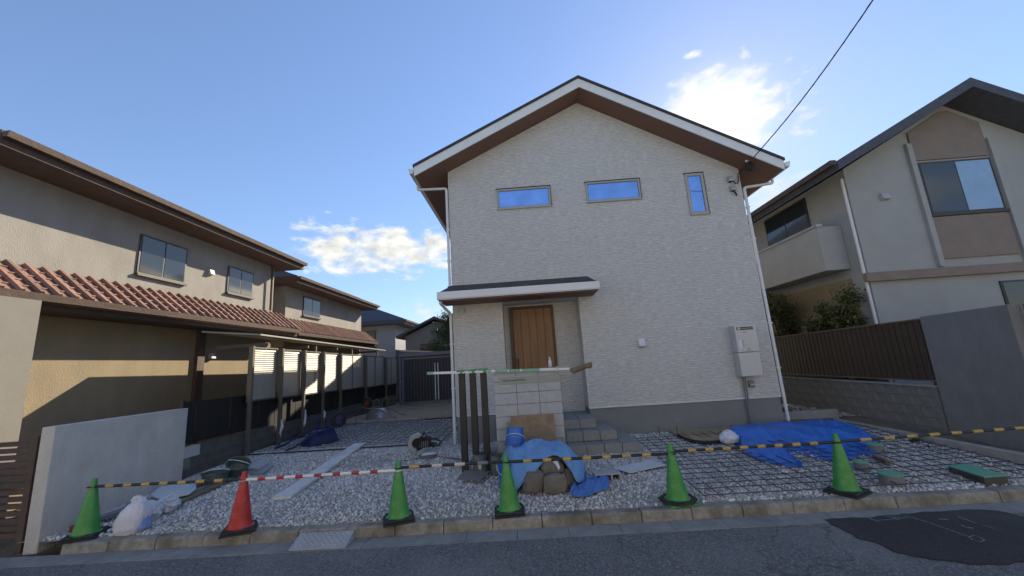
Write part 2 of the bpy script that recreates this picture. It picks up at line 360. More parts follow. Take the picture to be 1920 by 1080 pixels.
def gravel(name, n, x0, x1, y0, y1, zf, smin, smax, label, dens=None, m=STONE):
    base = np.array([(-1, -1, -1), (1, -1, -1), (1, 1, -1), (-1, 1, -1), (-1, -1, 1), (1, -1, 1), (1, 1, 1), (-1, 1, 1)], float) * np.array((.8, .62, .5))
    xy = np.random.rand(n * 2, 2) * (x1 - x0, y1 - y0) + (x0, y0)
    if dens is not None:
        keep = np.array([random.random() < dens(a, b) for a, b in xy]); xy = xy[keep]
    xy = xy[:n]; n = len(xy)
    q = np.random.randn(n, 4); q /= np.linalg.norm(q, axis=1)[:, None]
    w, x, y, z = q.T
    R = np.stack([1 - 2 * (y * y + z * z), 2 * (x * y - z * w), 2 * (x * z + y * w), 2 * (x * y + z * w), 1 - 2 * (x * x + z * z), 2 * (y * z - x * w), 2 * (x * z - y * w), 2 * (y * z + x * w), 1 - 2 * (x * x + y * y)], 1).reshape(n, 3, 3)
    s = (smin + (smax - smin) * np.random.rand(n) ** 3.0) * .5
    V = base[None] * (1 + .35 * (np.random.rand(n, 8, 3) - .5))
    V = np.einsum('nij,nkj->nki', R, V) * s[:, None, None]
    zz = np.array([zf(a, b) for a, b in xy])
    V[..., 0] += xy[:, :1]; V[..., 1] += xy[:, 1:]; V[..., 2] += (zz + s * .45 * np.random.rand(n))[:, None]
    quads = np.array([(0, 3, 2, 1), (4, 5, 6, 7), (0, 1, 5, 4), (1, 2, 6, 5), (2, 3, 7, 6), (3, 0, 4, 7)])
    F = (quads[None] + (np.arange(n) * 8)[:, None, None]).reshape(-1)
    me = bpy.data.meshes.new(name); me.vertices.add(n * 8); me.vertices.foreach_set('co', V.reshape(-1))
    me.loops.add(n * 24); me.loops.foreach_set('vertex_index', F)
    me.polygons.add(n * 6); me.polygons.foreach_set('loop_start', np.arange(n * 6) * 4); me.polygons.foreach_set('loop_total', np.full(n * 6, 4))
    me.update(); me.validate(); me.materials.append(m)
    o = bpy.data.objects.new(name, me); COL.objects.link(o)
    return tag(o, label, 'gravel', kind='stuff')
def gdens(x, y):
    d = 1.0
    d -= .75 * max(0, 1 - ((x + 1.2) / 1.1) ** 2 - ((y + .9) / .6) ** 2)
    d -= .6 * max(0, 1 - ((x - 6.3) / .9) ** 2 - ((y + 3.45) / .2) ** 2)
    d -= .8 * max(0, 1 - ((x + 4.1) / .5) ** 2 - ((y + 3.1) / .8) ** 2)
    return d * (.75 + .6 * fbm(x, y, 7, .8))
gravel('gravel', 110000, -4.9, 8.3, -3.72, .1, lambda x, y: gz(y) - .004 + .02 * fbm(x, y, 3, 1.3), .012, .050, 'crushed grey stone spread over the front yard', gdens)
gravel('backyard_gravel', 17000, -5.0, -.1, .25, 4.4, lambda x, y: -.006 + .03 * fbm(x, y, 5, 1.1), .016, .055, 'crushed grey stone beneath the side rebar grid', lambda x, y: .55 + .8 * fbm(x, y, 4, .7))
gravel('side_gravel', 3000, 7.2, 9.1, .4, 6, lambda x, y: .02, .016, .05, 'loose stones in the narrow side yard')

# kerb, gutter
kb = thing('kerb', 'concrete kerb stones along the street edge of the plot', 'kerb', (0, -3.9, 0), kind='structure')
for i in range(33):
    x = -6.7 + i * .6; r = random.Random(i)
    if -4.9 < x < 12:
        mb = MB(); y0 = -3.9 + r.uniform(-.006, .006); zt = -.15 + r.uniform(-.006, .006)
        mb.prism([(y0, ROAD_Z - .08), (y0 + .025, zt - .012), (y0 + .045, zt), (y0 + .16, zt), (y0 + .16, ROAD_Z - .08)], 'x', x + .004, x + .596)
        mb.build('kerb_stone', KERB, kb, bev=.008)
gt = thing('gutter', 'flat concrete gutter slabs between kerb and asphalt', 'gutter', (0, -4.1, ROAD_Z), kind='structure')
for i in range(60):
    x = -16 + i * .6
    MB().box(x + .003, x + .597, -4.17, -3.9, ROAD_Z - .1, ROAD_Z + .006 + random.uniform(-.002, .002)).build('gutter_slab', GUTTER, gt)
# tarmac patch with chalk
pt = [atZ(u, v, ROAD_Z) for u, v in [(1545, 975), (1575, 992), (1600, 1005), (1640, 1021), (1680, 1035), (1720, 1045), (1760, 1052), (1800, 1058), (1840, 1060), (1880, 1059), (1920, 1055)]] + [Vector((6.6, -5.0, 0)), Vector((7.2, -4.75, 0)), Vector((7.3, -4.4, 0))] + [atZ(u, v, ROAD_Z) for u, v in [(1920, 970), (1870, 960), (1820, 957), (1740, 962), (1650, 970)]]
fine = []
for i, p in enumerate(pt):
    q = pt[(i + 1) % len(pt)]
    for k in range(6):
        a = p.lerp(q, k / 6); n = .05 * fbm(a.x, a.y, 2, 4); fine.append((a.x + n, max(-9, a.y + .035 * fbm(a.x, a.y, 8, 6))))
pz = ROAD_Z + .011
patch = tag(MB().prism(fine, 'z', ROAD_Z - .03, pz).build('asphalt_patch', PATCH), 'fresh black asphalt patch with chalk marks on the street', 'asphalt patch', kind='structure')
def chalk(pts, w=.010):
    P = [atZ(u, v, pz + .004) for u, v in pts]; mb = MB(); vs = []
    for i, p in enumerate(P):
        t = (P[min(i + 1, len(P) - 1)] - P[max(i - 1, 0)]).normalized(); n = Vector((-t.y, t.x, 0)) * w * .5
        vs += [p + n, p - n]
    mb.add(vs, [(2 * i, 2 * i + 1, 2 * i + 3, 2 * i + 2) for i in range(len(P) - 1)])
    o = mb.build('chalk_line', mat('chalk', (.26, .26, .255), .95, .6, 45), patch); o['_o'] = (0, 0, 0)
chalk([(1695, 966), (1740, 979), (1790, 997), (1817, 1006)])
chalk([(1817, 1006), (1828, 1004), (1840, 1008), (1846, 1013), (1838, 1016), (1824, 1012), (1817, 1006)])
chalk([(1628, 971), (1649, 978)], .018); chalk([(1644, 976), (1664, 974)]); chalk([(1660, 969), (1676, 967), (1680, 972), (1662, 975)]); chalk([(1680, 974), (1703, 969)]); chalk([(1668, 971), (1690, 969)])
chalk([(1760, 973), (1778, 974)], .02); chalk([(1797, 969), (1812, 974), (1830, 981)], .014); chalk([(1843, 984), (1866, 991)], .012); chalk([(1803, 984), (1810, 988)], .014); chalk([(1813, 989), (1825, 990)], .018)

# ================================================================== NEW HOUSE
HB = 10.1     # back wall
H = thing('new_house', 'new two storey gabled house with pale grey textured siding and brown soffit', 'house', (3.6, 0, 0))
def faces(mb, *fs):
    for f in fs: mb.add(f, [tuple(range(len(f)))])
def gable_walls():
    z0 = .60; mb = MB()
    prof = [(0, z0), (1.17, z0), (1.17, 3.11), (2.97, 3.11), (2.97, z0), (7.18, z0), (7.18, 6.04), (3.44, 8.22), (0, 6.54)]
    faces(mb, [(x, 0, z) for x, z in prof])
    faces(mb, [(1.17, 0, z0), (1.17, .6, z0), (1.17, .6, 3.11), (1.17, 0, 3.11)], [(2.97, 0, z0), (2.97, .6, z0), (2.97, .6, 3.11), (2.97, 0, 3.11)],
          [(1.17, .6, z0 - .15), (2.97, .6, z0 - .15), (2.97, .6, 3.11), (1.17, .6, 3.11)], [(1.17, 0, 3.11), (2.97, 0, 3.11), (2.97, .6, 3.11), (1.17, .6, 3.11)],
          [(0, 0, z0), (0, HB, z0), (0, HB, 6.54), (0, 0, 6.54)], [(7.18, 0, z0), (7.18, HB, z0), (7.18, HB, 6.04), (7.18, 0, 6.04)],
          [(0, HB, z0), (7.18, HB, z0), (7.18, HB, 6.04), (3.44, HB, 8.22), (0, HB, 6.54)])
    me = bpy.data.meshes.new('wall'); off = H['_o']
    me.from_pydata([(p[0] - off[0], p[1], p[2]) for p in mb.v], [], mb.f)
    bm = bmesh.new(); bm.from_mesh(me); bmesh.ops.triangulate(bm, faces=[f for f in bm.faces if len(f.verts) > 4]); bm.to_mesh(me); bm.free()
    me.materials.append(SIDING); o = bpy.data.objects.new('wall', me); COL.objects.link(o); o.parent = H; o['_o'] = tuple(off)
    return o
wall = gable_walls()
CORNER = mat('corner_trim', (.70, .69, .66), .6, .04, 4)
for x in (0, 7.18):
    MB().box(x - .006, x + .006, -.006, .03, .6, 6.5 if x == 0 else 6.0).build('corner_trim', CORNER, H)
fo = MB().box(.012, 1.16, .014, HB - .01, -.3, .598).box(2.982, 7.166, .014, HB - .01, -.3, .598).box(1.16, 2.982, .59, HB - .02, -.3, .45).build('foundation', FOUND, H)
for a, b in ((-.004, 1.174), (2.966, 7.186)):
    MB().box(a, b, -.016, .02, .585, .618).build('drip_edge', mat('drip_edge', (.62, .62, .60), .5, .04), H)
# roof: cross-section slabs
L0, A0, R0 = (-.69, 6.19), (3.40, 8.21), (7.86, 5.64)
def slab(lo, hi, y0, y1, ext=0.0):
    l = (L0[0] - ext, L0[1] - ext * .495); r = (R0[0] + ext, R0[1] - ext * .576)
    return MB().prism([(l[0], l[1] + lo), (A0[0], A0[1] + lo), (r[0], r[1] + lo), (r[0], r[1] + hi), (A0[0], A0[1] + hi), (l[0], l[1] + hi)], 'y', y0, y1)
roof = slab(.235, .30, -.64, HB + .64, .035).build('roof', DARKROOF, H, bev=.006)
slab(.01, .232, -.575, HB + .575).build('soffit', SOFFIT, roof)
for s in (0, 1):
    P0 = L0 if s == 0 else R0
    dx = -.012 if s == 0 else .012
    MB().prism([(P0[0] + dx, P0[1]), (A0[0], A0[1]), (A0[0], A0[1] + .235), (P0[0] + dx, P0[1] + .235)], 'y', -.605, -.578).build('barge_board', WHITE_MET, roof, bev=.004)
    MB().box(min(P0[0], P0[0] + dx * 1.5), max(P0[0], P0[0] + dx * 1.5), -.57, HB + .57, P0[1] + .02, P0[1] + .22).build('fascia', WHITE_MET, roof)
    gx = P0[0] + (-.02 if s == 0 else .02); sg = -1 if s == 0 else 1; z = P0[1] + .17
    MB().prism([(gx, z), (gx + sg * .012, z - .10), (gx + sg * .10, z - .11), (gx + sg * .135, z + .03), (gx + sg * .122, z + .03), (gx + sg * .092, z - .095), (gx + sg * .02, z - .085), (gx + sg * .008, z)], 'y', -.60, HB + .6).build('gutter_channel', PVC, roof)
    MB().prism([(gx, z), (gx + sg * .012, z - .10), (gx + sg * .10, z - .11), (gx + sg * .135, z + .03)], 'y', -.612, -.601).build('gutter_end', PVC, roof)
# windows
def window(x0, x1, z0, z1, fr):
    w = MB().box(x0 + fr, x1 - fr, -.012, .01, z0 + fr, z1 - fr).build('window', GLASS, H)
    f = MB()
    for a, b, c, d in ((x0, x1, z1 - fr, z1), (x0, x1, z0, z0 + fr), (x0, x0 + fr, z0 + fr, z1 - fr), (x1 - fr, x1, z0 + fr, z1 - fr)): f.box(a, b, -.038, .01, c, d)
    f.build('frame', ALU_GREY, w, bev=.004)
    e = MB(); t = .012; gk = fr + .001
    MB().box(x0 - .018, x1 + .018, -.05, .01, z1 + .001, z1 + .02).build('head_flashing', DARKSLOT, w)
    MB().box(x0 - .018, x1 + .018, -.048, .01, z0 - .016, z0 - .001).build('sill', ALU_GREY, w)
    MB().box(x1 + .001, x1 + .014, -.042, .01, z0, z1).build('seal', DARKSLOT, w)
    for a, b, c, d in ((x0 + fr, x1 - fr, z1 - fr - t, z1 - fr), (x0 + fr, x1 - fr, z0 + fr, z0 + fr + t), (x0 + fr, x0 + fr + t, z0 + fr + t, z1 - fr - t), (x1 - fr - t, x1 - fr, z0 + fr + t, z1 - fr - t)): e.box(a, b, -.022, .0, c, d)
    e.build('glazing_bead', mat('bead', (.20, .19, .17), .5), w)
window(1.20, 2.53, 5.43, 5.95, .042)
window(3.41, 4.74, 5.44, 5.96, .042)
window(5.86, 6.30, 4.93, 5.99, .06)
# downpipes
def pipe(pts, r, name='downpipe', m=PVC, parent=H):
    P = [Vector(pts[0])]
    for i in range(1, len(pts) - 1):
        a, b, c = Vector(pts[i - 1]), Vector(pts[i]), Vector(pts[i + 1]); k = min(.06, (a - b).length * .4, (c - b).length * .4)
        p0 = b + (a - b).normalized() * k; p1 = b + (c - b).normalized() * k
        for t in (0, .25, .5, .75, 1): P.append(p0.lerp(b, t).lerp(b.lerp(p1, t), t))
    P.append(Vector(pts[-1]))
    return MB().tube(P, r, 10).build(name, m, parent, smooth=True)
pipe([(-.77, -.05, 6.20), (-.77, -.05, 6.10), (-.05, -.04, 6.08), (-.045, -.04, 3.75), (-.045, -.04, 3.55)], .032)
pipe([(-.15, -.68, 3.2), (-.15, -.68, 3.08), (-.055, -.03, 2.92), (-.055, -.03, .02)], .033)
pipe([(7.94, -.02, 5.72), (7.94, -.02, 5.58), (7.235, -.02, 5.52), (7.235, -.02, .03)], .034)
for z in (5.0, 4.2, 2.2, 1.2, .4):
    MB().box(-.095, -.005, -.045, .03, z, z + .025).build('pipe_clamp', PVC, H)
    MB().box(7.19, 7.275, -.06, .03, z, z + .025).build('pipe_clamp', PVC, H)
MB().box(-.10, .03, -.08, .02, 3.44, 3.58).build('pipe_shoe', DARKROOF, H, bev=.02)
# porch canopy
cn = MB().add([(-.16, -.735, 3.318), (3.30, -.735, 3.318), (3.22, -.002, 3.60), (-.02, -.002, 3.60), (-.16, -.735, 3.28), (3.30, -.735, 3.28), (3.30, -.002, 3.28), (-.16, -.002, 3.28)],
              [(0, 1, 2, 3), (4, 7, 6, 5), (0, 4, 5, 1), (1, 5, 6, 2), (2, 6, 7, 3), (3, 7, 4, 0)]).build('porch_canopy', DARKROOF, H)
for i in range(9): MB().box(-.1 + i * .38, -.085 + i * .38, -.70, -.40, 3.325, 3.34).build('roof_seam', DARKROOF, cn)
MB().box(-.20, 3.34, -.79, -.738, 3.14, 3.315).build('canopy_fascia', WHITE_MET, cn, bev=.008)
MB().box(-.195, 3.335, -.792, -.789, 3.158, 3.166).build('fascia_groove', GREY_BOX, cn)
MB().box(-.19, -.165, -.737, -.003, 3.14, 3.30).box(3.305, 3.33, -.737, -.003, 3.14, 3.30).build('side_fascia', WHITE_MET, cn, bev=.004)
MB().box(-.164, 3.304, -.737, -.003, 3.115, 3.14).build('canopy_soffit', SOFFIT, cn)
MB().box(2.05, 2.13, -.45, -.37, 3.10, 3.114).build('downlight', DARKSLOT, cn)
# door
dr = MB().box(1.33, 2.385, .575, .595, .47, 3.03).build('front_door', DOORF, H)
MB().box(1.30, 1.375, .54, .594, .47, 3.06).box(2.34, 2.40, .54, .594, .47, 3.06).box(1.376, 2.339, .54, .594, 3.0, 3.06).build('door_frame', DOORF, dr, bev=.006)
for i in range(5):
    x = 1.385 + i * .191; MB().box(x + .004, x + .187, .553, .574, .49, 2.99).build('board', DOORW, dr, bev=.005)
MB().tube([(1.45, .53, 1.2), (1.45, .50, 1.24), (1.45, .50, 1.75), (1.45, .53, 1.79)], .012).build('handle', DARKSLOT, dr)
# small fittings on the wall
lt = MB().box(.16, .28, -.085, -.001, 2.93, 3.06).build('porch_light', GREY_BOX, H, bev=.012); MB().box(.175, .265, -.08, -.005, 2.915, 2.929).build('lens', LABELW, lt)
def vent(x, z, w=.13, h=.15, m=GREY_BOX, name='vent_hood'):
    v = MB().prism([(-.001, z), (-.001, z + h), (-.055, z + h), (-.11, z + h * .35), (-.10, z)], 'x', x, x + w).build(name, m, H, bev=.012)
    MB().box(x + .02, x + w - .02, -.09, -.01, z - .008, z - .001).build('grille', DARKSLOT, v)
vent(4.22, 1.87, .14, .18, LABELW); vent(6.87, 5.69, .12, .15); vent(6.89, 5.45, .12, .14); vent(6.51, .84, .11, .14, GALV)
MB().tube([(6.98, -.08, 5.70), (7.0, -.1, 5.60), (7.06, -.10, 5.62), (7.12, -.06, 5.72), (7.13, -.05, 5.86), (7.16, -.1, 5.9), (7.2, -.35, 5.95)], .014).build('inlet_cable', CABLE, H, smooth=True)
MB().tube([(6.95, -.05, 5.45), (6.97, -.07, 5.40), (7.0, -.08, 5.31)], [.014, .02, .022]).build('cable_tail', CABLE, H, smooth=True)
mb = MB()
for k in range(5):
    a = k * .7; c = Vector((7.22, -.36, 5.90)); pts = []
    for j in range(15):
        t = j / 14 * 2 * math.pi; pts.append(c + Vector((math.cos(t) * (.07 + .012 * k) * math.cos(a), .05 * math.sin(a) * math.cos(t) - .02, math.sin(t) * .13)))
    mb.tube(pts, .008, 6)
mb.build('service_coil', CABLE, H, smooth=True)
mb = MB()
for k in range(3): mb.lathe([(.01, 0), (.028, .01), (.02, .03), (.03, .045), (.01, .06)], 10, T(7.17 + .05 * k, -.40, 5.99 + .02 * k))
mb.build('insulator', WHITE_MET, H, smooth=True)
MB().box(-.16, -.02, .95, 1.0, 4.55, 4.58).build('antenna_bracket', PVC, H)

# service cable
cb0, cb1 = Vector((7.20, -.64, 5.98)), Vector(atZ(1637, 0, 7.05)) ; dirc = (cb1 - cb0); cb2 = cb0 + dirc * 2.6 + Vector((0, 0, 1.2))
pts = []
for k in range(40):
    t = k / 39; p = cb0.lerp(cb1, t / .38) if t < .38 else cb1.lerp(cb2, (t - .38) / .62)
    pts.append(p - Vector((0, 0, .10 * math.sin(math.pi * min(1, t / .38)))) if t < .38 else p)
cab = MB().tube(pts, .011, 6); tw = []
for k in range(160):
    t = k / 159 * 39; i = min(38, int(t)); p = pts[i].lerp(pts[i + 1], t - i); tw.append(p + Vector((math.cos(k * .9) * .012, math.sin(k * .9) * .012, 0)))
cab.tube(tw, .005, 5)
tag(cab.build('service_cable', CABLE), 'black twisted power cable running from the gable up across the sky', 'cable')

for k, (z, lb) in enumerate([(8.6, 'upper overhead power line across the street, mirrored in the windows'), (7.6, 'lower overhead power line across the street, mirrored in the windows')]):
    tag(MB().tube([(-30 + 5 * i, -12.5 - .1 * k, z - 1.0 * (1 - ((i - 6) / 6.0) ** 2)) for i in range(13)], .03, 6).build('power_line', CABLE, smooth=True), lb, 'power line')
# water heater
wh = thing('water_heater', 'grey wall hung water heater with dark exhaust slot above the foundation', 'water heater', (6.53, 0, 1.08))
MB().box(6.30, 6.77, -.25, -.002, 1.60, 2.19).build('casing', HEATER, wh, bev=.012)
MB().box(6.305, 6.765, -.24, -.002, 1.08, 1.595).build('pipe_cover', HEATER, wh, bev=.012)
ex = MB().box(6.345, 6.70, -.258, -.249, 2.085, 2.15).build('exhaust_slot', DARKSLOT, wh, bev=.003); MB().box(6.36, 6.42, -.268, -.259, 2.095, 2.14).box(6.44, 6.68, -.264, -.259, 2.112, 2.122).build('nozzle', GALV, ex)
MB().box(6.47, 6.55, -.254, -.2495, 2.03, 2.042).build('badge', mat('badge', (.12, .12, .13), .5), wh)
MB().box(6.35, 6.41, -.254, -.2495, 1.68, 1.86).build('sticker', LABELW, wh); MB().box(6.415, 6.46, -.254, -.2495, 1.70, 1.87).build('sticker', GREY_BOX, wh)
MB().box(6.50, 6.58, -.257, -.2495, 1.625, 1.69).build('control_panel', ALU_GREY, wh, bev=.003)
cn2 = MB().tube([(6.40, -.05, 1.08), (6.40, -.05, .62), (6.41, -.06, .5), (6.42, -.06, .0)], .018).tube([(6.46, -.04, 1.08), (6.455, -.04, .7), (6.44, -.05, .5), (6.45, -.05, .0)], .012)
cn2.build('conduit', PIPEG, wh, smooth=True)

# ================================================================== STEPS, PILLAR, POSTS
st = thing('entrance_steps', 'three grey concrete block steps leading to the wooden door', 'steps', (2.0, -1.0, -.06))
cell = .33
for lv, (front, right, zt, zb) in enumerate([(-1.42, 3.63, .12, -.12), (-1.09, 3.30, .30, .122), (-.76, 2.97, .48, .302)]):
    x = right
    nrow = [3, 2, 1][lv]
    while x > (.9 if lv == 0 else 1.2):
        y = front; n = 0
        ymax = .012 if x > 2.97 else (.58 if lv == 2 else .012)
        while y < ymax - .05:
            y2 = min(y + cell, ymax)
            x2 = max(x - cell, .6)
            if y2 - y > .05:
                e = .004
                MB().box(x2 + e, x - e, y + e, y2 - e, zb, zt + random.uniform(-.002, .002)).build('step_block', STEP, st, bev=.010)
            y = y2; n += 1
            if lv < 2 and n >= 1 and x < right - .1: break     # only the edge blocks of the lower levels show
        x -= cell
MB().box(.95, 3.58, -1.38, .01, -.14, .105).box(1.2, 3.25, -1.05, .01, .105, .285).box(1.2, 2.92, -.72, .57, .285, .465).build('joint_filler', MORTAR, st)

pl = thing('block_pillar', 'gate pillar of stacked light grey concrete blocks with mail slot', 'pillar', (1.63, -1.85, -.06))
px0, py0 = 1.04, -1.95
for r in range(8):
    for c in range(3):
        z = -.02 + r * .2 + .004; x = px0 + c * .395
        MB().box(x + .004, x + .391, py0, py0 + .19, z, z + .192).build('concrete_block', BLOCK_D if r < 2 or (r == 2 and c != 1 and False) else BLOCK_L, pl, bev=.004)
MB().box(px0 + .006, px0 + 1.179, py0 + .008, py0 + .182, -.2, 1.578).build('mortar_joint', MORTAR, pl)
ms = MB().box(1.135, 2.215, py0 - .012, py0 - .001, 1.33, 1.445).build('mail_slot', mat('slot_plate', (.30, .325, .31), .55, .08, 6, metal=.2), pl, bev=.003)
MB().box(1.2, 1.60, py0 - .02, py0 - .0125, 1.385, 1.405).build('slot_tape', mat('slot_green', (.05, .17, .09), .6), ms)
GP = 'black posts beside the block pillar'
for i, (x, lb) in enumerate([(.47, 'black square aluminium post farthest from the block pillar, nearest the downpipe'), (.665, 'middle one of three black square posts by the block pillar'), (.86, 'black square aluminium post right beside the block pillar')]):
    tag(MB().box(-.055, .055, -.055, .055, -.12, 1.60 + .0).build('gate_post', BLACKALU, origin=(0, 0, 0), bev=.006), lb, 'post', GP).location = (x, -1.93 + .0, 0)
rodm = thing('levelling_rod', 'white and green taped straightedge lying level across posts and pillar', 'rod', (1.1, -2.05, 1.56))
ra, rb = Vector((-.13, -2.03, 1.615)), Vector((2.40, -2.03, 1.535))
def along(a, b, t0, t1, w, h, name, m, parent, lift=0):
    d = (b - a); L = d.length; ang = math.atan2(-d.z, Vector((d.x, d.y)).length); rz = math.atan2(d.y, d.x)
    mm = Matrix.Translation(a) @ Matrix.Rotation(rz, 4, 'Z') @ Matrix.Rotation(ang, 4, 'Y')
    return MB().box(t0 * L, t1 * L, -w / 2, w / 2, -h / 2 + lift, h / 2 + lift, mm).build(name, m, parent, bev=.002)
along(ra, rb, 0, 1, .03, .042, 'rod', WHITE_MET, rodm)
TAPE = mat('pale_green_tape', (.22, .42, .28), .6, .15, 20)
for a, b, m in [(0, .045, TAPE), (.235, .25, GREENTAPE), (.315, .335, GREENTAPE), (.395, .42, GREENTAPE), (.425, .45, TAPE), (.48, .565, TAPE), (.575, .655, TAPE), (.665, .79, TAPE)]:
    along(ra, rb, a, b, .036, .048, 'tape', m, rodm)
for x in (.47, .665, .86):
    MB().box(x - .075, x + .075, -2.051, -1.86, 1.601, 1.632).build('tape_wrap', GREENTAPE, rodm, bev=.006)
MB().box(2.17, 2.19, -2.06, -2.0, 1.47, 1.60).box(2.17, 2.23, -2.06, -2.05, 1.47, 1.49).build('clamp', GALV, rodm)
def crumple(mb, amp, sc):
    mb.v = [tuple(Vector(p) + mnoise.noise_vector(Vector(p) * sc) * amp) for p in mb.v]; return mb
mb = MB().tube([(2.40, -2.04, 1.525), (2.46, -2.04, 1.50), (2.56, -2.04, 1.53), (2.66, -2.05, 1.56), (2.76, -2.05, 1.58), (2.80, -2.05, 1.585)], [.03, .055, .052, .045, .048, .03], 14)
tag(crumple(mb, .03, 14).build('paper_wrap', PAPER, smooth=False), 'crumpled brown paper wrapped round the end of the straightedge', 'paper')
bt = thing('plastic_bottle', 'clear plastic bottle standing on top of the block pillar', 'bottle', (2.07, -1.86, 1.58))
CLEARP = mat('bottle_plastic', (.55, .55, .60), .25, .05, 5)
MB().lathe([(.03, 1.581), (.033, 1.585), (.033, 1.66), (.026, 1.70), (.012, 1.73), (.012, 1.74)], 16, T(2.07, -1.86, 0)).build('bottle_body', CLEARP, bt, smooth=True)
MB().lathe([(.014, 1.741), (.014, 1.765)], 12, T(2.07, -1.86, 0)).build('cap', WHITE_MET, bt)
# leaning boards
mm = Matrix.Translation((1.68, -2.22, -.06)) @ Matrix.Rotation(math.radians(-12), 4, 'X')
tag(MB().box(-.37, .37, -.012, .012, .0, .88, mm).build('plywood_board', PLY, bev=.004), 'brown plywood board leaning against the block pillar', 'board')
tag(MB().box(-.445, -.385, -.02, .02, .0, .78, mm).build('wood_offcut', PLY, bev=.004), 'narrow wood strip behind the edge of the leaning plywood', 'wood strip')

# ================================================================== BUCKETS, SANDBAG PILE
def bucket(label, loc, tilt, m=BLUEB, h=.36, r0=.125, r1=.152, handle_ang=0, empty=False):
    b = thing('bucket', label, 'bucket', (0, 0, 0), 'blue plastic buckets by the sandbag pile')
    prof = [(.0, 0), (r0, 0), (r0 + .004, .01)]
    n = 14
    for i in range(n):
        z = .02 + (h - .02) * i / n; r = r0 + (r1 - r0) * z / h
        prof.append((r, z))
        if i in (8, 10, 12): prof += [(r + .010, z + .003), (r + .010, z + .012), (r + .001, z + .015)]
    prof += [(r1 + .008, h - .006), (r1 + .008, h), (r1 - .004, h), (r1 - .008, h - .01), (r0 - .004, .02), (0, .02)]
    MB().lathe(prof, 28, cap=False).build('shell', m, b, smooth=True)
    pts = []
    for k in range(17):
        a = math.pi * k / 16; pts.append(Vector((math.cos(a) * (r1 + .012), -math.sin(a) * .17, h - .08 - math.sin(a) * .10)))
    MB().tube([Matrix.Rotation(handle_ang, 4, 'Z') @ p for p in pts], .004, 6).build('handle', WHITE_MET, b, smooth=True)
    b.location = loc; b.rotation_euler = tilt
    return b
bl = G(954, 917)
bucket('blue plastic bucket standing on the gravel behind a green cone', (bl.x, bl.y + .05, gz(bl.y) + .005), (0, 0, .2), handle_ang=.1)
pb = atY(968, 836, -2.5)
bucket('blue bucket tipped upside down on top of the tarp covered sandbags', (pb.x + .0, -2.5, pb.z + .285), (math.radians(180 - 8), math.radians(4), 0), h=.27, r0=.13, r1=.155, handle_ang=math.pi)

def facet(x, y, z, sc):
    d = mnoise.voronoi(Vector((x, y, z)) * sc)[0]; return d[0] - .45
def pillow(cx, cy, cz, sx, sy, sz, m, name, label, cat, rz=0, rx=0, ry=0, e=.45, seed=0, amp=.02, group=None, neck=0.0, res=(28, 18), lean=(0, 0)):
    mb = MB(); nu, nv = res; vs = []
    def sp(c, p): return math.copysign(abs(c) ** p, c)
    for j in range(nv + 1):
        ph = -math.pi / 2 + math.pi * j / nv
        for i in range(nu):
            th = 2 * math.pi * i / nu
            x = sp(math.cos(ph), e) * sp(math.cos(th), e); y = sp(math.cos(ph), e) * sp(math.sin(th), e); z = sp(math.sin(ph), e * 1.3)
            if neck and z > 0: k = 1 - neck * z ** 1.5; x *= k; y *= k
            p = Vector((x * sx, y * sy, z * sz))
            p += Vector((x, y, z)) * amp * fbm(x * 2 + seed, y * 2, z * 2, 1.2) + mnoise.noise_vector(Vector((x, y, z)) * 3 + Vector((seed, 0, 0))) * amp * .5
            p.x += lean[0] * (z + 1) ** 1.4 * .5; p.y += lean[1] * (z + 1) * .5
            p += Vector((x, y, z)) * (amp * 1.1 * facet(x, y, z + seed, 2.6) + amp * .5 * facet(x, y, z + seed, 6))
            vs.append(p)
    mm = T(cx, cy, cz, rz, rx, ry); vs = [mm @ p for p in vs]
    mb.add(vs, [(j * nu + i, j * nu + (i + 1) % nu, (j + 1) * nu + (i + 1) % nu, (j + 1) * nu + i) for j in range(nv) for i in range(nu)])
    return tag(mb.build(name, m, smooth=True), label, cat, group)
SB = 'brown sandbags under the faded tarp'
pillow(1.62, -3.05, .0, .15, .12, .17, SAND_BAG, 'sandbag', 'slumped brown sandbag at the left of the tarp covered pile next to the cone', 'sandbag', .3, .12, .12, seed=1, group=SB)
pillow(1.93, -3.12, -.005, .165, .10, .125, SAND_BAG, 'sandbag', 'square brown sandbag standing in front of the tarp opening', 'sandbag', -.05, -.12, 0, seed=2, group=SB)
pillow(1.90, -2.93, .19, .17, .13, .12, SAND_BAG, 'sandbag', 'brown sandbag with tied neck on top of the pile', 'sandbag', .05, 0, -.05, seed=3, group=SB, neck=.45)
pillow(2.15, -2.90, .0, .12, .14, .14, SAND_BAG, 'sandbag', 'dark sandbag in the shade under the right tarp flap', 'sandbag', .4, 0, 0, seed=4, group=SB)
pillow(1.60, -2.66, .06, .28, .2, .2, SAND_BAG, 'sandbag', 'sandbag mostly hidden beneath the faded tarp', 'sandbag', .1, 0, 0, seed=5, group=SB)
mb = MB().add([(1.93, -3.03, .31), (1.99, -3.06, .28), (2.02, -3.10, .20), (1.995, -3.115, .165), (1.97, -3.09, .22), (1.91, -3.06, .29)], [(0, 1, 5), (1, 4, 5), (1, 2, 4), (2, 3, 4)])
tag(mb.build('bag_tie', WHITEBAG, solid=.004), 'pale cloth tie hanging off the topmost sandbag', 'cloth tie')

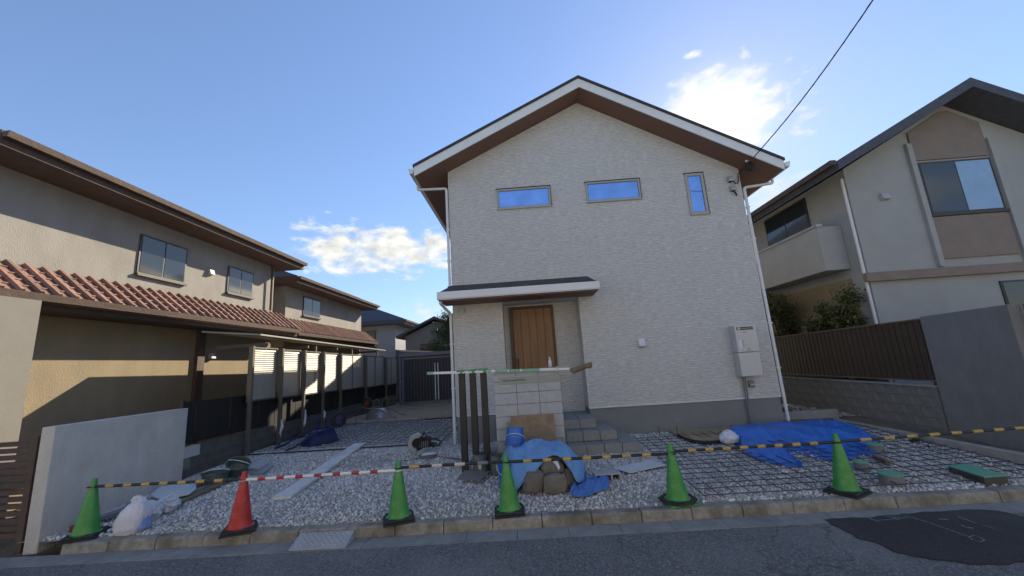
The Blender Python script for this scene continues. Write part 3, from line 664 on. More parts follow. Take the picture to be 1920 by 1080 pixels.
def plerp(pts, t):
    n = len(pts) - 1; x = t * n; i = min(n - 1, int(x)); a = x - i
    p0 = pts[max(i - 1, 0)]; p1 = pts[i]; p2 = pts[i + 1]; p3 = pts[min(i + 2, n)]
    return .5 * ((2 * p1) + (p2 - p0) * a + (2 * p0 - 5 * p1 + 4 * p2 - p3) * a * a + (3 * p1 - p0 - 3 * p2 + p3) * a ** 3)
def drape(name, front, back, hfun, m, label, nu=110, nv=60, fold=.03, fs=5.0, seed=0, ft=1.5):
    mb = MB(); vs = []
    for j in range(nv + 1):
        t = j / nv
        for i in range(nu + 1):
            s = i / nu; p = plerp(front, s).lerp(plerp(back, s), t)
            h = hfun(s, t)
            rdg = (1 - abs(fbm(s * fs + seed, t * ft, 1.3 + seed)) * 2.2) * (1 - abs(fbm(s * fs * .45 + seed, t * ft + 5, 3)) * 1.4)
            p = p + Vector((0, 0, h + fold * max(-.3, rdg) * min(1, .25 + 4 * min(t, 1 - t)) + .012 + (.022 * facet(p.x, p.y, seed, 4.5) + .007 * facet(p.x, p.y, seed + 4, 11)) * min(1, .3 + 5 * min(t, 1 - t))))
            p += Vector((fbm(s * 6, t * 6, seed + 2), fbm(s * 6, t * 6, seed + 9), 0)) * fold * .25
            vs.append(p)
    mb.add(vs, [(j * (nu + 1) + i, j * (nu + 1) + i + 1, (j + 1) * (nu + 1) + i + 1, (j + 1) * (nu + 1) + i) for j in range(nv) for i in range(nu)])
    return tag(mb.build(name, m, smooth=True, solid=.003), label, 'tarp')
V = Vector
# faded tarp over sandbags: front edge lifts over the bags, sides reach the ground
drape('tarp', [V((1.18, -2.70, -.10)), V((1.33, -3.06, -.12)), V((1.48, -3.14, .02)), V((1.68, -3.10, .16)), V((1.86, -3.03, .315)), V((2.02, -3.00, .30)), V((2.14, -3.10, .16)), V((2.25, -3.12, -.02)), V((2.36, -2.98, -.06))],
      [V((1.10, -2.40, -.08)), V((1.22, -2.28, -.08)), V((1.5, -2.24, -.08)), V((1.7, -2.24, -.08)), V((1.9, -2.25, -.08)), V((2.05, -2.26, -.08)), V((2.2, -2.3, -.08)), V((2.32, -2.4, -.08)), V((2.45, -2.55, -.1))],
      lambda s, t: (.17 * math.exp(-((s - .13) / .11) ** 2) + .10 * math.exp(-((s - .36) / .14) ** 2)) * math.sin(math.pi * t) ** .8 + .38 * (math.sin(math.pi * s) ** .22) * (math.sin(math.pi * t) ** .6) * (1 - .68 * math.exp(-((s - .52) / .16) ** 2) * max(0, 1 - t * 1.3)), TARP_L, 'faded light blue tarp thrown over brown sandbags', fold=.045, fs=7, seed=3)
drape('tarp', [G(1068, 934), G(1085, 938), G(1105, 935), G(1125, 928), G(1143, 922)], [G(1090, 905), G(1102, 902), G(1114, 903), G(1126, 902), G(1142, 904)], lambda s, t: .03 + .045 * math.sin(math.pi * t), TARP_IN, 'crumpled scrap of blue tarp on gravel beside a hollow block', nu=50, nv=30, fold=.05, fs=4, seed=11)
# big blue tarp
fr = [G(1358, 830), G(1385, 838), G(1420, 846), G(1465, 851), G(1500, 853), G(1540, 862), G(1580, 869), G(1603, 860), G(1622, 856), G(1645, 858)]
bk = [V((5.35, -.95, 0)), V((5.55, -.7, 0)), V((5.8, -.5, 0)), V((6.1, -.35, 0)), V((6.5, -.25, 0)), V((7.0, -.2, 0)), V((7.4, -.22, 0)), V((7.75, -.35, 0)), V((7.95, -.8, 0)), V((7.75, -1.5, 0))]
def sm(x): x = max(0, min(1, x)); return x * x * (3 - 2 * x)
def hbig(s, t):
    return .12 * sm((s - .06) / .16) * sm((1.0 - s) / .20) * sm((t - .22) / .42) * sm((1 - t) / .12) + .02 * sm(t * 6) * sm((1 - t) * 6)
bt_ = drape('tarp', fr, bk, hbig, TARP_B, 'large bright blue tarp covering a low heap on the rebar grid', nu=190, nv=90, fold=.055, fs=6, seed=21, ft=1.6)
fl = drape('flap', [G(1392, 850), G(1425, 866), G(1462, 875), G(1490, 879), G(1506, 880)], [G(1392, 828), G(1425, 834), G(1458, 842), G(1480, 856), G(1506, 875)], lambda s, t: .02 + .10 * math.sin(math.pi * min(1, t * .6)) * (1 - s), TARP_B, '', nu=70, nv=40, fold=.045, fs=3, seed=33, ft=2.5)
del fl['label']; del fl['category']; fl.parent = bt_
pillow(5.30, -1.30, .08, .16, .13, .14, WHITEBAG, 'white_sack', 'small white sack against the left end of the big blue tarp', 'sack', .3, 0, 0, .8, seed=8, amp=.025, neck=.5)

# ================================================================== THINGS ON THE GRAVEL
p = G(1122, 906)
hb = thing('hollow_block', 'grey hollow concrete block lying on its side on the gravel', 'concrete block', (p.x + .15, p.y + .1, gz(p.y)))
bx, by, bz = hb['_o']; L, Dp, Hh = .39, .19, .10; rz = .06
mm = T(bx, by, bz, rz)
MB().box(-.195, .195, -.095, .095, 0, .022, mm).box(-.195, .195, -.095, .095, .10, .122, mm).build('shell', BLOCK_L, hb, bev=.003)
for x in (-.195, -.068, .033 + .01, .170): MB().box(x, x + .025, -.094, .094, .0221, .0999, mm).build('web', BLOCK_L, hb)
MB().box(-.17, .17, .02, .09, .0225, .0995, mm).build('cell_shade', DARKSLOT, hb)  # black filler stands in for the shade inside the hollow cells
def slabpx(name, pts, th, m, label, cat, lift=0.0, tilt=0.0, group=None):
    P = [G(u, v) for u, v in pts]; mb = MB(); n = len(P)
    mb.add([p + V((0, 0, lift + th + tilt * i)) for i, p in enumerate(P)] + [p + V((0, 0, lift + tilt * i)) for i, p in enumerate(P)], [tuple(range(n)), tuple(range(n, 2 * n))[::-1]] + [(i, i + n, (i + 1) % n + n, (i + 1) % n) for i in range(n)])
    return tag(mb.build(name, m, bev=.003), label, cat, group)
slabpx('board', [(1152, 886), (1170, 893), (1245, 880), (1222, 872)], .02, WOOD_W, 'thin brown board lying under the white panel', 'board')
slabpx('panel', [(1150, 883), (1182, 893), (1250, 879), (1224, 869)], .012, FOAM, 'white panel lying on the gravel beside the steps', 'panel', lift=.035, tilt=.006)
slabpx('slate_board', [(866, 906), (906, 908), (925, 889), (880, 888)], .012, WOOD_W, 'lower grey board of two stacked in front of the pails', 'board')
slabpx('slate_board', [(856, 902), (902, 904), (921, 887), (872, 885)], .015, mat('grey_board', (.19, .175, .16), .85, .12, 5), 'upper grey board of two stacked in front of the pails', 'board', lift=.016, tilt=.003)
def pail(u, v, label, h=.31, r=.125):
    p = G(u, v); t = thing('metal_pail', label, 'pail', (p.x, p.y + r, gz(p.y)), 'metal pails beside the black posts'); x, y, z = t['_o']
    prof = [(0, 0), (r * .96, 0)]
    for k in range(8): zz = .02 + k * (h - .04) / 7; prof += [(r, zz), (r * (1.03 if k in (2, 5) else 1.0), zz + .012)]
    prof += [(r * 1.05, h - .004), (r * 1.05, h), (r * .95, h), (r * .92, h - .03), (0, h - .03)]
    MB().lathe(prof, 24, T(x, y, z), cap=False).build('shell', PAILM, t, smooth=True)
    MB().prism([(x - .02, z + .09), (x + .02, z + .08), (x + .03, z + .14), (x + .005, z + .20), (x - .025, z + .17)], 'y', y - r - .003, y - r + .03).build('paint_stain', FADED, t)
pail(900, 890, 'grey green metal pail in front of the black posts'); pail(934, 893, 'metal pail between the black posts and the blue bucket')
# scaffold plank
def plank(name, a, b, w, th, m, label, z0=.0, z1=.0, cat='plank'):
    d = (b - a); ang = math.atan2(d.y, d.x); L = math.hypot(d.x, d.y)
    mm = Matrix.Translation((a.x, a.y, gz(a.y) + .01 + z0)) @ Matrix.Rotation(ang, 4, 'Z') @ Matrix.Rotation(-math.atan2(gz(b.y) + z1 - gz(a.y) - z0, L), 4, 'Y')
    return tag(MB().box(0, L, -w / 2, w / 2, 0, th, mm).build(name, m, bev=.005), label, cat)
a = (G(503, 942) + G(552, 938)) / 2; b = (G(662, 838) + G(686, 838)) / 2
plank('scaffold_plank', a, b, .27, .045, WOOD_P, 'long pale plank laid diagonally over the gravel', .01, .03)
a = G(262, 985); b = G(428, 908)
plank('timber_plank', a + V((-.03, .02, 0)), b + V((-.02, .1, 0)), .10, .04, WOOD_W, 'weathered brown timber at the outer side of the stack along the stucco wall', .035, .035)
plank('timber_plank', a + V((-.18, .10, 0)), b + V((-.16, .12, 0)), .11, .035, mat('timber_b', (.24, .20, .155), .88, .25, 4, .2), 'paler weathered timber lying between the two other planks', .04, .04)
plank('timber_plank', a + V((-.36, .35, 0)), b + V((-.36, .2, 0)), .12, .05, WOOD_W, 'dark weathered timber nearest the stucco wall', .05, .05)
plank('timber_plank', V((-4.55, -3.45, 0)), V((-4.2, -2.6, 0)), .16, .03, mat('grey_plank', (.16, .18, .20), .8, .2, 5), 'short grey plank behind the big white sack', .05, .08)
# broken foam sheet
P = [atZ(u, v, .0) for u, v in [(282, 930), (300, 915), (340, 910), (366, 905), (368, 918), (355, 928), (325, 934), (318, 928), (300, 938)]]
mb = MB(); n = len(P); mb.add([q + V((0, 0, .025)) for q in P] + P, [tuple(range(n)), tuple(range(n, 2 * n))[::-1]] + [(i, i + n, (i + 1) % n + n, (i + 1) % n) for i in range(n)])
tag(mb.build('foam_sheet', FOAM, bev=.004), 'broken white foam sheet resting on the timber by the stucco wall', 'foam sheet')
# white sacks
WS = 'white sacks by the stucco wall'
p = G(215, 1010)
sk = pillow(p.x + .02, p.y + .16, .035, .165, .12, .21, WHITEBAG, 'white_sack', 'tall white sack with open folded top beside the end cone', 'sack', .1, 0, 0, .55, seed=12, amp=.010, neck=.42, group=WS, lean=(.07, 0), res=(48, 32))
ln_ = pillow(p.x + .165, p.y + .19, .03, .05, .09, .17, mat('sack_blue', (.22, .33, .62), .6, .1, 6, .3, 25), 'blue_side', '', '', .1, 0, -.12, .6, seed=14, amp=.008, neck=.2)
del ln_['label']; del ln_['category']; ln_.parent = sk
mbs = MB().tube([(p.x - .0, p.y + .12, .17), (p.x - .06, p.y + .08, .10), (p.x - .10, p.y + .06, .02), (p.x - .09, p.y + .05, -.06)], .006, 6); tie = mbs.build('tie_string', WHITEBAG); tie.parent = sk
mbs = MB().tube([(p.x + .02, p.y + .15, .225), (p.x + .05, p.y + .16, .262), (p.x + .10, p.y + .17, .272), (p.x + .15, p.y + .17, .25), (p.x + .18, p.y + .17, .215)], [.012, .030, .026, .030, .010], 12); rimo = crumple(mbs, .035, 13).build('folded_mouth', WHITEBAG, smooth=True); rimo.parent = sk
p = G(262, 982); pillow(p.x, p.y + .10, -.01, .17, .12, .13, PLASTIC_BAG, 'white_sack', 'plump tied white sack resting behind the tall one', 'sack', .4, 0, 0, .8, seed=22, amp=.025, neck=.35, group=WS, res=(36, 24))
p = G(295, 968); pillow(p.x + .02, p.y + .12, -.01, .15, .12, .115, PLASTIC_BAG, 'white_sack', 'low crumpled white sack lying on the timber planks', 'sack', .2, 0, 0, .8, seed=31, amp=.03, neck=.3, group=WS, res=(36, 24))
p = G(118, 1002)
tag(MB().box(-.10, .10, -.05, .05, 0, .075, T(-4.56, -3.46, gz(-3.4), .9)).build('brick', ORANGE, bev=.005), 'red brick lying between the end cone and the stucco wall', 'brick')
# tubs
def tub(p, r, h, tilt, label, m=TUBM):
    t = thing('mortar_tub', label, 'tub', (0, 0, 0), 'dark mortar tubs by the retaining wall')
    prof = [(0, 0), (r * .78, 0), (r * .80, .01), (r, h - .02), (r + .015, h - .015), (r + .015, h), (r - .006, h), (r * .78, .02), (0, .02)]
    MB().lathe(prof, 30, cap=False).build('shell', m, t, smooth=True)
    MB().lathe([(0, h * .5), (r * .88, h * .5)], 24, cap=False).build('mortar', DIRT, t)
    MB().tube([V((math.cos(k / 12 * math.pi) * (r + .015), .02, h - .02 + math.sin(k / 12 * math.pi) * .05)) for k in range(13)], .006, 6).build('handle', WHITE_MET, t, smooth=True)
    t.location = p; t.rotation_euler = tilt; return t
q = G(392, 918); tub((q.x, q.y + .12, gz(q.y) + .02), .20, .24, (0, 0, .3), 'dark green round tub standing beside the timber planks')
q = G(432, 898); tub((q.x, q.y + .12, gz(q.y) + .04), .19, .25, (math.radians(22), math.radians(18), .3), 'dark green round tub tipped towards the street')
slabpx('paving_stone', [(462, 890), (492, 892), (513, 876), (486, 873)], .04, BLOCK_D, 'lower grey paving stone stacked next to the tipped tub', 'paving stone')
slabpx('paving_stone', [(460, 886), (486, 886), (507, 872), (482, 869)], .03, BLOCK_L, 'upper pale paving stone stacked next to the tipped tub', 'paving stone', lift=.045)

# cut-off saw
cs = thing('cutoff_saw', 'black and grey petrol cut-off saw lying on the gravel', 'saw', (-.62, -.60, -.02))
mm = T(-.66, -.62, .02, .25, math.radians(12))
ring = []
for k in range(22):
    a = math.radians(70 + 190 * k / 21); ring.append((math.cos(a) * .19 + -.06, math.sin(a) * .19 + .20))
for k in range(21, -1, -1):
    a = math.radians(70 + 190 * k / 21); ring.append((math.cos(a) * .11 - .06, math.sin(a) * .11 + .20))
MB().prism(ring, 'y', -.05, .03, mm).build('blade_guard', GREY_BOX, cs, bev=.006)
MB().lathe([(0, 0), (.165, 0), (.165, .005), (0, .005)], 30, mm @ T(-.06, 0, .20, 0, math.radians(90)), cap=False).build('blade', DARKSLOT, cs)
MB().box(-.05, .22, -.09, .10, .10, .28, mm).build('engine_body', RUBBER, cs, bev=.03)
MB().box(.04, .13, -.10, .11, .285, .33, mm).box(.22, .29, -.06, .07, .08, .16, mm).build('air_filter', DARKSLOT, cs, bev=.02)
for k in range(5): MB().box(-.03 + k * .04, -.01 + k * .04, -.098, -.091, .13, .25, mm).build('cooling_fin', PIPEG, cs)
MB().tube([mm @ V(q) for q in [(-.05, -.11, .12), (-.02, -.13, .28), (.03, -.10, .36), (.08, .02, .38), (.08, .12, .30)]], .014, 8).build('front_handle', RUBBER, cs, smooth=True)
MB().tube([mm @ V(q) for q in [(.20, 0, .24), (.30, 0, .24), (.40, 0, .18), (.38, 0, .10), (.22, 0, .10)]], .018, 8).build('rear_handle', RUBBER, cs, smooth=True)
MB().box(-.12, .10, -.052, -.045, .335, .36, mm @ T(0, 0, 0)).build('guard_lever', GREY_BOX, cs)
q = G(800, 862)
ft = thing('shallow_tray', 'shallow grey tray with pale lid under the cut-off saw', 'tray', (q.x, q.y + .1, -.03)); x, y, z = ft['_o']
MB().lathe([(0, 0), (.17, 0), (.19, .06), (.0, .06)], 20, T(x, y, z) @ Matrix.Diagonal((1, .7, 1, 1)), cap=False).build('tray_body', PIPEG, ft, smooth=True)
pl_ = MB().lathe([(0, .062), (.17, .062), (.12, .09), (0, .10)], 20, T(x + .02, y, z) @ Matrix.Diagonal((1, .6, 1, 1)), cap=False); crumple(pl_, .02, 9).build('lid', PLASTIC_BAG, ft, smooth=True)
tag(MB().tube([G(u, v) + V((0, 0, .012)) for u, v in [(757, 864), (768, 866), (778, 862), (790, 860), (800, 866), (803, 850)]], .009, 8).build('saw_cord', CABLE, smooth=True), 'black cord trailing on the gravel from the cut-off saw', 'cord')
tag(MB().tube([G(u, v) + V((0, 0, .012)) for u, v in [(822, 857), (836, 859), (852, 861), (870, 863), (890, 868)]], .011, 8).build('red_hose', ORANGE, smooth=True), 'thin red brown hose on the gravel behind the black posts', 'hose')
tag(MB().tube([G(u, v) + V((0, 0, .02)) for u, v in [(822, 838), (832, 825), (846, 812), (856, 800)]], [.016, .016, .01, .008], 8).build('pole_tool', PIPEG, smooth=True), 'grey rod lying from the cut-off saw towards the downpipe', 'rod')

# wheelbarrows upside down
def barrow(label, loc, rz, mtray, mframe, mwheel, group, upside=True):
    t = thing('wheelbarrow', label, 'wheelbarrow', (0, 0, 0), group)
    # local: x forward (wheel end), upside down: tray rim at z=0, bottom at z=.28
    prof = [(.36, .27, .0), (.375, .285, .015), (.36, .27, .02), (.30, .22, .14), (.24, .16, .25), (.20, .12, .275), (0.01, 0.01, .28)]
    mb = MB(); vs = []; nu = 28
    for ax, ay, z in prof:
        for k in range(nu):
            a = 2 * math.pi * k / nu; c, s = math.cos(a), math.sin(a); vs.append(V((math.copysign(abs(c) ** .55, c) * ax + .05 * z / .28, math.copysign(abs(s) ** .55, s) * ay, z)))
    mb.add(vs, [(j * nu + i, j * nu + (i + 1) % nu, (j + 1) * nu + (i + 1) % nu, (j + 1) * nu + i) for j in range(len(prof) - 1) for i in range(nu)])
    mb.build('tray', mtray, t, smooth=True)
    for s in (-1, 1):
        MB().tube([(.55, s * .06, .34), (.40, s * .12, .31), (.1, s * .19, .30), (-.25, s * .23, .24), (-.62, s * .27, .06), (-.80, s * .28, .03)], .020, 8).build('handle', mframe, t, smooth=True)
        MB().tube([(-.15, s * .22, .27), (-.20, s * .24, .50), (-.12, s * .24, .58), (.0, s * .23, .52), (.06, s * .2, .3)], .013, 8).build('leg', mframe, t, smooth=True)
        MB().tube([(.52, s * .06, .33), (.46, s * .055, .46), (.40, s * .055, .44)], .012, 6).build('wheel_bracket', mframe, t, smooth=True)
    wm = T(.42, 0, .44, 0, math.radians(90))
    w = MB().lathe([(.10, -.04), (.16, -.045), (.18, -.02), (.18, .02), (.16, .045), (.10, .04), (.10, -.04)], 26, wm, cap=False).build('wheel', RUBBER, t, smooth=True)
    MB().lathe([(.0, -.03), (.10, -.025), (.10, .025), (.0, .03)], 20, wm, cap=False).build('rim', mwheel, w, smooth=True)
    t.location = loc; t.rotation_euler = (0, 0, rz); t.scale = (1.15, 1.15, 1.15)
    return t
WG = 'wheelbarrows turned upside down'
barrow('blue wheelbarrow turned upside down beside the louvre fence', (-3.72, 1.15, .02), math.radians(52), BARROW, BARROW, mat('barrow_rim', (.05, .05, .10), .6), WG)
barrow('galvanised wheelbarrow with red wheel upside down on the far sand', (-3.75, 5.2, .08), math.radians(165), GALV, WOOD_W, ORANGE, WG)

# ================================================================== CONES AND BARRIER BARS
CG = 'green traffic cones along the kerb'
def cone(label, u, v, m, group, weight, rz=0.0, lean=(0, 0), h=.70, plate=True, off=.12):
    p = G(u, v); t = thing('traffic_cone', label, 'traffic cone', (0, 0, 0), group)
    prof = [(.150, .028), (.158, .034), (.158, .05), (.135, .058), (.132, .07)]
    for k in range(1, 9): prof.append((.132 + (.030 - .132) * k / 8.0, .07 + (h - .10) * k / 8.0))
    prof += [(.030, h - .02), (.026, h - .005), (.018, h), (0, h)]
    MB().lathe(prof, 36, cap=False).build('cone_body', m, t, smooth=True)
    if plate: MB().box(-.19, .19, -.19, .19, 0, .022).build('base_plate', m if weight < 2 else RUBBER, t, bev=.012)
    if weight:
        o = MB(); s = .185; n = 8
        MB().lathe([(.165, .023), (.225, .023), (.235, .03), (.225, .05), (.17, .055), (.165, .04), (.165, .023)], 8 if weight == 1 else 4, T(0, 0, 0, math.pi / 4 if weight == 2 else math.pi / 8), cap=False).build('rubber_weight', RUBBER, t)
    t.location = (p.x, p.y + off, gz(p.y + off) + .002); t.rotation_euler = (lean[0], lean[1], rz)
    return t
C = [cone('green cone at the end of the row beside the stucco wall', 140, 1014, GREENP, CG, 2, .35, (0, .03)),
     cone('the only red cone, joined to a red and white bar', 436, 1003, REDP, CG, 2, .5, (0, .02)),
     cone('green cone between the red white bar and the pale banded bar', 742, 982, GREENP, CG, 2, .35, (0, 0)),
     cone('green cone in front of the blue bucket and sandbags', 955, 968, GREENP, CG, 2, .08, (0, -.02)),
     cone('green cone in front of the white panel and rebar edge', 1279, 948, GREENP, CG, 1, .1, (0, -.02)),
     cone('green cone in front of the big blue tarp', 1604, 930, GREENP, CG, 2, .5, (0, .0))]
def bar(label, a, b, ma, mbnd, nb, frac=.45, mats=None, end=True, t0=.10, t1=.94):
    a = V(a); b = V(b); t = thing('barrier_bar', label, 'barrier bar', a, 'striped bars linking the cones'); d = b - a
    MB().tube([a, b], .019, 12).build('pole', ma, t, smooth=True)
    for k in range(nb):
        s = t0 + (t1 - t0) * k / nb; e = s + (t1 - t0) / nb * frac
        MB().tube([a + d * s, a + d * e], .0208, 12).build('stripe', (mats[k % len(mats)] if mats else mbnd), t, smooth=True)
    u = d.normalized()
    for q in ([a, b] if end else [a]):
        c = V(q) ; pts = [c + V((math.cos(k / 16 * 2 * math.pi) * .045, math.sin(k / 16 * 2 * math.pi) * .045, 0)) for k in range(17)]
        MB().tube(pts, .008, 6, cap=False).build('end_ring', ma, t, smooth=True)
    return t
def ct(i, z): o = C[i]; return V((o.location.x, o.location.y, o.location.z + z))
def side(i, j, z0, z1, g=.04):
    a, b = ct(i, z0), ct(j, z1); d = (b - a).normalized(); return a + d * .0, b - d * .0
a, b = side(0, 1, .60, .60); bar('black and yellow bar between the stucco wall cone and the red cone', a, b, BLACKB, YELLOW, 7, .45)
a, b = side(1, 2, .595, .585); bar('red and white bar between the red cone and a green cone', a, b, WHITEB, REDB, 7, .40)
a, b = side(2, 3, .615, .605); bar('black bar with pale faded bands in front of the metal pails', a, b, BLACKB, YELLOW, 4, .45, [YELLOW, FADED, FADED, PIPEG])
a, b = side(3, 4, .598, .575); bar('black and yellow bar in front of sandbags and steps', a, b, BLACKB, YELLOW, 7, .42)
a, b = side(4, 5, .60, .595); bar('black and yellow bar crossing in front of the big blue tarp', a, b, BLACKB, YELLOW, 8, .45)
a = ct(5, .60); b = atX(1960, 799, 8.9); b = a + (b - a) * 1.0
bar('black and yellow bar from the blue tarp cone to the grey wall', a, b, BLACKB, YELLOW, 8, .45, end=False)

# kerb ramp
kr = thing('kerb_ramp', 'grey wedge shaped kerb ramp with raised grip pattern', 'kerb ramp', (-.9, -4.0, ROAD_Z))
rx0, rx1, ry0, ry1 = -1.25, -.58, -4.16, -3.915
MB().prism([(ry0, ROAD_Z + .008), (ry1, ROAD_Z + .008), (ry1, -.165), (ry0 + .02, ROAD_Z + .03), (ry0, ROAD_Z + .02)], 'x', rx0, rx1).build('wedge', mat('ramp_resin', (.30, .33, .36), .7, .08, 8, .2), kr, bev=.004)
sl = (-.165 - (ROAD_Z + .03)) / (ry1 - ry0 - .02); mb = MB()
for r in range(7):
    for c in range(9):
        x = rx0 + .04 + c * .066 + (.03 if r % 2 else 0); y = ry0 + .035 + r * .03; z = ROAD_Z + .03 + (y - ry0 - .02) * sl
        if x < rx1 - .06: mb.prism([(y, z - .002), (y + .016, z + .016 * sl - .002), (y + .014, z + .014 * sl + .007), (y + .002, z + .002 * sl + .007)], 'x', x, x + .045)
mb.build('grip_pattern', mat('ramp_resin2', (.34, .37, .40), .7, .08, 8, .2), kr)['kind'] = 'stuff'

# ================================================================== REBAR, PIPES, EDGING
def rebar_field(label, x0, x1, y0, y1, sp, zf, r=.005):
    t = thing('rebar_mesh', label, 'rebar', (0, 0, 0)); ncol = int((x1 - x0) / sp); nrow = int((y1 - y0) / sp)
    me = MB().tube([(0, 0, 0), (1, 0, 0)], r, 6).mesh('rebar', STEEL)
    for k in range(nrow + 1):
        y = y0 + k * sp + random.uniform(-.012, .012); inst('rebar', me, t, (x0, y, zf(y) + .055), (0, random.uniform(-.002, .002), random.uniform(-.004, .004)), (x1 - x0, 1, 1))
    sub = 6
    for k in range(ncol + 1):
        x = x0 + k * sp + random.uniform(-.012, .012)
        ang = math.atan2(zf(y1) - zf(y0), y1 - y0)
        inst('rebar', me, t, (x, y0, zf(y0) + .066), (0, -ang, math.pi / 2 + random.uniform(-.006, .006)), (y1 - y0, 1, 1))
    return t
rebar_field('grid of steel rebar laid over the gravel under the blue tarp', 3.75, 8.25, -3.62, -.45, .2, gz, .0052)
rebar_field('grid of steel rebar laid beside the house near the wheelbarrow', -4.8, -.25, .35, 4.3, .2, lambda y: .0)
SG = 'upright steel stakes'
for u, v, h, lb in [(1237, 818, .2, 'thin steel stake before the foundation between steps and edging'), (1271, 820, .22, 'thin steel stake at the end of the black edging'), (791, 800, .3, 'thin steel stake in the side yard near the downpipe'), (1742, 841, .12, 'short steel stake near the right concrete edging'), (667, 800, .65, 'tall thin stake at the edge of the sand yard')]:
    p = G(u, v); tag(MB().tube([p - V((0, 0, .1)), p + V((.004, 0, h))], .006, 6).build('steel_stake', STEEL), lb, 'stake', SG)
for u, v, h, lb in [(1374, 815, .12, 'eye ended anchor pin close to the blue tarp'), (1350, 822, .05, 'eye ended anchor pin inside the black edging')]:
    p = G(u, v); m_ = MB().tube([p, p + V((0, 0, h))], .006, 6); c = p + V((0, 0, h + .03)); m_.tube([c + V((math.cos(k / 12 * 2 * math.pi) * .03, 0, math.sin(k / 12 * 2 * math.pi) * .03)) for k in range(13)], .006, 6)
    tag(m_.build('anchor_pin', STEEL, smooth=True), lb, 'pin')
# curved black edging
E0 = [G(u, v) for u, v in [(1271, 820), (1290, 829), (1315, 834), (1345, 834), (1368, 829), (1395, 815)]]
mb = MB(); vs = []; n = 40
for k in range(n + 1):
    p = plerp(E0, k / n); vs += [p + V((0, 0, -.02)), p + V((0, 0, .075))]
mb.add(vs, [(2 * i, 2 * i + 2, 2 * i + 3, 2 * i + 1) for i in range(n)])
tag(mb.build('garden_edging', RUBBER, smooth=True, solid=.012), 'curved black plastic edging round a bed at the house wall', 'edging')
P = [plerp(E0, k / 20) for k in range(21)] + [V((6.2, .01, 0)), V((4.6, .01, 0))]
tag(MB().add([V((p.x, p.y, .03)) for p in P], [tuple(range(len(P)))]).build('earth_bed', SANDM), 'brown earth bed inside the curved black edging', 'soil', kind='structure')
def drain(u, v, r, h, label, m=PIPEG):
    p = G(u, v); t = thing('drain_pipe', label, 'drain pipe', (p.x, p.y + r, gz(p.y)), 'capped drain pipes in the rebar grid'); x, y, z = t['_o']
    MB().lathe([(r, -.05), (r, h), (r - .01, h)], 28, T(x, y, z), cap=False).build('pipe_body', m, t, smooth=True)
    MB().lathe([(0, h - .004), (r + .006, h - .004), (r + .006, h + .012), (r * .9, h + .016), (0, h + .016)], 28, T(x, y, z), cap=False).build('cap', CAPG, t, smooth=True)
drain(1691, 914, .125, .13, 'widest capped drain pipe between the blue tarp cone and the meter box'); drain(1627, 886, .085, .12, 'small capped drain pipe right behind the blue tarp cone'); drain(1655, 853, .10, .14, 'capped drain pipe at the corner of the big blue tarp')
mbx = thing('meter_box', 'long green lidded meter box set in the rebar near the kerb', 'meter box', (7.3, -3.2, -.14))
Q = [atZ(u, v, -.055) for u, v in [(1778, 875), (1845, 896), (1888, 893), (1815, 872)]]
MB().add(Q + [q + V((0, 0, -.16)) for q in Q], [(0, 1, 2, 3), (7, 6, 5, 4)] + [(i, i + 4, (i + 1) % 4 + 4, (i + 1) % 4) for i in range(4)]).build('box_body', mat('box_dark', (.07, .065, .06), .8, .3, 12), mbx)
cq = sum(Q, V()) / 4
MB().add([cq + (q - cq) * 1.04 + V((0, 0, .018)) for q in Q] + [cq + (q - cq) * 1.04 + V((0, 0, .002)) for q in Q], [(0, 1, 2, 3), (7, 6, 5, 4)] + [(i, i + 4, (i + 1) % 4 + 4, (i + 1) % 4) for i in range(4)]).build('lid', CAPG, mbx, bev=.004)
plank('form_board', G(1640, 862), G(1667, 875), .05, .08, WOOD_W, 'short board on edge beside the small drain pipe')
tag(MB().box(8.30, 8.42, -3.74, .15, -.3, .03).build('concrete_edging', CONC, bev=.008), 'long pale concrete edging along the right side of the plot', 'edging')
mb = bpy.data.objects[-1] if False else None
tag(MB().box(7.30, 8.62, .38, .50, -.2, .19).build('low_wall', BLOCK_D, bev=.006), 'low grey concrete wall closing the side yard beside the house', 'low wall')
tag(MB().box(-4.95, -.15, .06, .16, -.2, .012).build('concrete_strip', CONC, bev=.004), 'concrete strip crossing the plot in front of the side rebar', 'strip', kind='structure')
tag(MB().box(-4.95, -.5, .162, .185, -.1, .035).build('form_strip', RUBBER), 'black form strip along the concrete strip', 'form strip')
tag(MB().box(-4.9, -1.9, 4.40, 4.52, -.2, .07).build('sand_edging', CONC, bev=.005), 'concrete edging between rebar grid and sand yard', 'edging')

# ================================================================== LEFT BOUNDARY
A, B = V((-4.76, -3.76, 0)), V((-4.98, -1.42, 0)); d = (B - A).normalized(); nrm = V((-d.y, d.x, 0))   # nrm points -x
mb = MB(); w = .17
base = [A, B, B + nrm * w, A + nrm * w]
mb.add([p + V((0, 0, -.3)) for p in base] + [p + V((0, 0, 1.26 if i in (0, 3) else 1.245)) for i, p in enumerate(base)], [(3, 2, 1, 0), (4, 5, 6, 7), (0, 1, 5, 4), (1, 2, 6, 5), (2, 3, 7, 6), (3, 0, 4, 7)])
tag(mb.build('stucco_wall', STUCCO, bev=.012), 'pale rough stucco garden wall at the left edge of the plot', 'wall')
rw = thing('retaining_wall', 'low dark block retaining wall under the black fence', 'wall', (-5.1, -1.4, -.1))
bme = MB().box(.003, .397, -.07, .07, .003, .197).mesh('block', DARKBLOCK); bme2 = MB().box(.003, .397, -.07, .07, .003, .197).mesh('block_pale', BLOCK_L)
